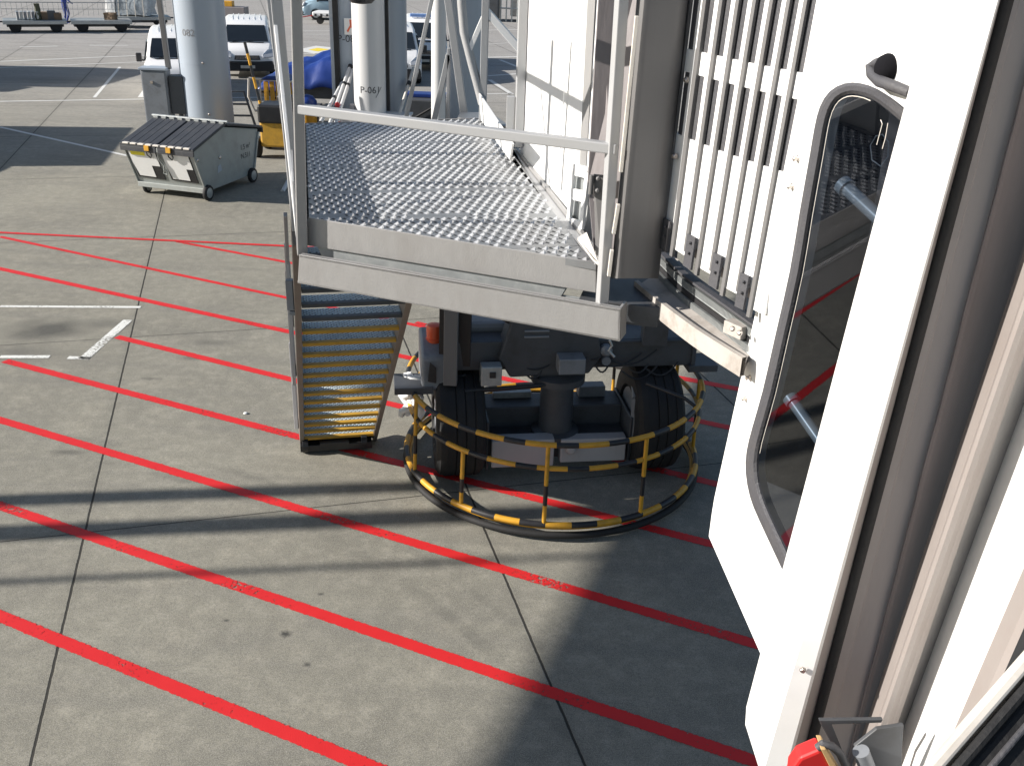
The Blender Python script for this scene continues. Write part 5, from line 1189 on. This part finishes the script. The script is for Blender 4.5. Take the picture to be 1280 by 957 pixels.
# tarpaulin heap
tp = Vector((-6.1, 29.6, 0)); tl = thing('covered_trailer', tp, 'loaded trailer under a rumpled blue tarpaulin behind the railing', 'trailer')
m = MB(); m.box(tp + Z(.55), (3.2, 1.8, .14)); m.box(tp + Vector((.3, -.5, .85)), (2.4, .8, .5)); m.build('bed', M['dsteel'], tl, bev=.02)
bm = bmesh.new(); bmesh.ops.create_grid(bm, x_segments=36, y_segments=24, size=1)
rnd = random.Random(8)
from mathutils import noise as mnoise
for v in bm.verts:
    x, y = v.co.x, v.co.y; r_ = max(abs(x), abs(y)); hgt = 1.5 - .75 * r_ ** 2.6 + .10 * math.sin(3.1 * x + 1) + .24 * mnoise.noise(Vector((x * 2.2, y * 2.2, 3))) + .10 * mnoise.noise(Vector((x * 7, y * 5, 1)))
    v.co = Vector((x * 1.75, y * 1.15, hgt)) + tp + Vector((.15, 0, 0))
bm.verts.index_update(); m = MB(); m.add([v.co.copy() for v in bm.verts], [[v.index for v in f.verts] for f in bm.faces]); bm.free()
tpo = m.build('tarpaulin', M['blue'], tl, smooth=60); sm = tpo.modifiers.new('thick', 'SOLIDIFY'); sm.thickness = .01
for s in (-1, 1):
    for y in (-.7, .7):
        m = MB(); m.lathe(tp + Vector((s * 1.1, y, .25)), [(.08, -.08), (.22, -.08), (.25, -.05), (.25, .05), (.22, .08), (.08, .08)], axis=(1, 0, 0), n=20); m.build('wheel', M['rubber'], tl, smooth=35)
# yellow net bag with blue top, red and white post, grey box
q = at_Y(383, 108, 24.5); yb = thing('yellow_bin', (q.x, 24.5, 0), 'yellow rounded bin with a blue lid beside the blue tarpaulin', 'bin')
m = MB(); m.lathe((q.x, 24.5, 0), [(.17, 0), (.21, .1), (.23, .9), (.23, 1.0)], n=18); m.build('body', M['yellow'], yb, smooth=40)
m = MB(); m.lathe((q.x, 24.5, 1.0), [(.24, 0), (.24, .08), (.15, .20), (.03, .24)], n=18); m.build('lid', M['blue'], yb, smooth=50)
q = at_Y(421, 112, 23.6); rp = thing('barrier_post', (q.x, 23.6, 0), 'red and white striped post beside the tarpaulin load', 'bollard')
m = MB(); m.path([(q.x, 23.6, .03 + .15 * k) for k in range(8)], .055, 12, mfun=lambda k: k % 2); m.build('shaft', [M['redp'], M['white']], rp, smooth=40)
m = MB(); m.lathe((q.x, 23.6, 0), [(.22, 0), (.22, .05), (.07, .09)], n=18); m.build('base', M['rubber'], rp, smooth=40)
m = MB(); m.lathe((q.x, 23.6, 1.06), [(.07, 0), (.085, .06), (.05, .14), (.01, .17)], n=14); m.build('cap', M['redp'], rp, smooth=50)
q = at_Y(434, 122, 23.9); gb = Vector((q.x, 24.1, 0)); m = MB(); m.box(gb + Z(.45), (.42, .4, .9)); m.box(gb + Z(.93), (.46, .44, .06)); m.box(gb + Vector((0, -.21, .5)), (.3, .02, .6)); tag(m.build('grey_locker', M['msteel'], bev=.015), 'small grey locker right of the red and white post', 'locker')
# leaning poles at the pillar
for (a, b_, lb) in (((408, 140), (430, 100), 'white pole leaning towards the blue grey pillar, left of the pair'), ((414, 150), (438, 82), 'longer white pole leaning on the blue grey pillar with dark bands'), ((421, 150), (442, 84), 'slim dark-edged pole leaning closest to the white pillar')):
    p0_, p1_ = at_Y(a[0], a[1], 23.2), at_Y(b_[0], b_[1], 24.9)
    dgo = (p1_ - p0_); p0_ = p0_ - dgo * (p0_.z / dgo.z)
    m = MB(); m.tube(p0_, p1_, .045, 10); m.tube(p0_.lerp(p1_, .55), p0_.lerp(p1_, .57), .055, 10, mi=1); m.tube(p0_.lerp(p1_, .8), p0_.lerp(p1_, .82), .055, 10, mi=1); m.tube(p0_.lerp(p1_, .97), p1_, .055, 10, mi=1)
    tag(m.build('leaning_pole', [M['pillarw'], M['black']], smooth=40), lb, 'pole', 'poles leaning on the blue grey pillar')
for k, (a, b_, lb) in enumerate((((500, 140), (517, 85), 'pinkish pole leaning right of the narrow grey pillar'), ((505, 145), (522, 88), 'second pole leaning beside the pinkish pole'))):
    p0_, p1_ = at_Y(a[0], a[1], 24.2), at_Y(b_[0], b_[1], 25.4); dgo = p1_ - p0_; p0_ = p0_ - dgo * (p0_.z / dgo.z)
    m = MB(); m.tube(p0_, p1_, .04, 10); m.tube(p0_.lerp(p1_, .8), p0_.lerp(p1_, .84), .055, 10, mi=1); tag(m.build('leaning_pole', [M['cream'], M['black']], smooth=40), lb, 'pole')
# dark ducting box and hoses between pillars right
q = at_Y(525, 130, 26.5); bq = Vector((q.x, 26.8, 0)); ab = thing('ground_unit', bq, 'low dark grey equipment box between the grey pillar and the slender pillar', 'equipment')
m = MB(); m.box(bq + Z(.5), (1.5, 1.2, .9)); m.build('body', M['dsteel'], ab, bev=.04)
m = MB(); m.box(bq + Vector((0, 0, 1.0)), (1.4, .5, .10)); m.build('blue_strip', M['blue'], ab, bev=.02)
m = MB(); m.path([bq + Vector((-.5 + .15 * k, -.65, .25 + .09 * k)) for k in range(9)], .03, 8); m.build('hose', M['black'], ab, smooth=60)
# far equipment at the very top
random.seed(21)
fb = at_h(628, 26); eq = thing('service_vehicle', (fb.x, fb.y, 0), 'distant dark ground equipment with a pale cab at the top right of the pillars', 'vehicle')
m = MB(); m.box((fb.x - 1.0, fb.y, 1.2), (1.6, 2.2, 2.4)); m.build('tank', M['dsteel'], eq, bev=.1)
m = MB(); m.box((fb.x + 1.6, fb.y + .5, 1.6), (2.2, 2.0, 2.6)); cb_ = m.build('cab', M['cream'], eq, bev=.1)
m = MB(); m.box((fb.x + 1.6, fb.y - .52, 2.2), (1.8, .06, .9)); m.build('window', M['glass_dark'], cb_)
m = MB()
for k in range(5): m.tube((fb.x - .1 + .35 * k, fb.y - .9, 0), (fb.x - .1 + .35 * k, fb.y - .9, 1.5), .05, 6)
m.tube((fb.x - .2, fb.y - .9, 1.5), (fb.x + 1.5, fb.y - .9, 1.5), .05, 6); m.tube((fb.x - .2, fb.y - .9, .8), (fb.x + 1.5, fb.y - .9, .8), .05, 6); m.build('railing', M['galv'], eq)
for s in (-1.2, 1.6):
    m = MB(); m.lathe((fb.x + s, fb.y - .8, .4), [(.15, -.15), (.4, -.15), (.4, .15), (.15, .15)], axis=(0, 1, 0), n=20); m.build('wheel', M['rubber'], eq, smooth=35)
m = MB(); P = at_h(292, 22); m.box((P.x, P.y, .35), (1.6, 1.0, .5)); m.box((P.x - .3, P.y, .75), (.7, .5, .3), 0, 1); tag(m.build('small_trailer', [M['frame2'], M['yellow']], bev=.03), 'small dark trailer with a yellow load behind the right van', 'trailer')
P = at_h(418, 31); dlw = thing('white_dolly', (P.x, P.y, 0), 'low white towed dolly beside the pale blue van', 'trailer')
m = MB(); m.box((P.x, P.y + .5, .55), (2.4, 1.5, .22)); m.build('deck', M['white'], dlw, bev=.05)
m = MB(); 
for k in range(7): m.box((P.x - 1 + .33 * k, P.y - .28, .5), (.12, .04, .12))
m.build('roller_slot', M['black'], dlw)
m = MB(); m.bar((P.x - 1.2, P.y, .45), (P.x - 2.1, P.y - .2, .3), .05, .05); m.build('drawbar', M['redp'], dlw)
for s in (-.8, .8):
    m = MB(); m.lathe((P.x + s, P.y, .2), [(.08, -.08), (.2, -.08), (.2, .08), (.08, .08)], axis=(0, 1, 0), n=18); m.build('wheel', M['rubber'], dlw, smooth=35)
# rounded camera dome at the very top
q = at_Y(452, -6, 6.2); m = MB(); m.lathe(q, [(.02, -.05), (.06, -.045), (.085, -.02), (.088, .02), (.08, .05)], n=24); m.tube(q + Z(.04), q + Z(.6), .02, 8); dome = m.build('camera_dome', M['black'], bridge, smooth=60)

# ------------------------------------------------------------------ unseen things added outside the frame to throw the shadows seen in it
sh = Vector((math.cos(SUN_AZ), math.sin(SUN_AZ), 0)) / math.tan(SUN_EL)       # shadow offset per metre of height
eA, eB = at_h(585, 957), at_h(868, 455); ed_ = (eB - eA).normalized()
WH = 8.6  # height of the added box that casts the soft shadow edge
lowA = eA - sh * WH + Z(WH)
wk = thing('shadow_caster', (lowA.x, lowA.y + 8, 0), 'unseen raised box on posts, added to cast the soft shadow edge and bands', 'shadow caster')
side = Vector((ed_.y, -ed_.x, 0))   # to the right
m = MB(); s0 = lowA - ed_ * 9; s1 = lowA + ed_ * 17
m.prism([s0, s0 + side * 2.2, s0 + side * 2.2 + Z(2.0), s0 + Z(2.0)], s1 - s0); m.build('caster_box', M['alu'], wk, bev=.05)
for (px, py, w) in ((250, 617, .20), (300, 655, .24), (250, 716, .07)):
    G = at_h(px, py); d_ = sh.normalized()
    # base where the shadow line back through G meets the added box's centre line
    o_ = Vector((lowA.x, lowA.y, 0)) + side * .6
    det = d_.x * ed_.y - d_.y * ed_.x; rhs = G - o_
    u_ = (rhs.x * d_.y - rhs.y * d_.x) / -(ed_.x * -d_.y + ed_.y * d_.x) if abs(det) > 1e-6 else 0
    # solve o + ed*u = G - d*t
    a11, a12, a21, a22 = ed_.x, d_.x, ed_.y, d_.y; D_ = a11 * a22 - a12 * a21
    u_ = (rhs.x * a22 - a12 * rhs.y) / D_
    B_ = o_ + ed_ * u_
    m = MB(); m.box((B_.x, B_.y, WH / 2), (w, w, WH)); m.build('caster_post', M['alu'], wk, bev=.01)
# two unseen box trucks added to cast the shadows at the upper left
def make_truck(label):
    t = thing('shadow_truck', (0, 0, 0), label, 'truck', 'unseen box trucks added for their shadows')
    m = MB(); m.box((0, 1.2, 1.9), (2.2, 4.6, 2.4)); m.build('box_body', M['white'], t, bev=.04)
    m = MB(); m.prism([(-1.0, -1.2, .5), (-1.0, -2.7, .5), (-1.0, -2.75, 1.2), (-1.0, -2.3, 2.2), (-1.0, -1.2, 2.3)], (2.0, 0, 0)); m.build('cab', M['vanw'], t, bev=.08)
    m = MB(); m.prism([(-.85, -2.76, 1.25), (.85, -2.76, 1.25), (.8, -2.36, 2.1), (-.8, -2.36, 2.1)], (0, -.03, 0)); m.build('windscreen', M['glass_dark'], t)
    m = MB(); m.box((0, .6, .6), (.9, 5.6, .25)); m.build('chassis', M['dsteel'], t)
    for s in (-1, 1):
        for y in (-1.9, 2.3):
            m = MB(); m.lathe((s * .9, y, .42), [(.2, -.14), (.4, -.14), (.42, -.1), (.42, .1), (.4, .14), (.2, .14)], axis=(1, 0, 0), n=24); m.build('wheel', M['rubber'], t, smooth=35)
    return t
tr1 = make_truck('unseen white box truck added for its shadow, nearer one'); tr1.location = (-17.2, 21.3, 0); tr1.rotation_euler = (0, 0, R(12))
tr2 = dup(tr1, (-21.5, 32.5, 0), R(-4), 'unseen white box truck added for its shadow, farther one')
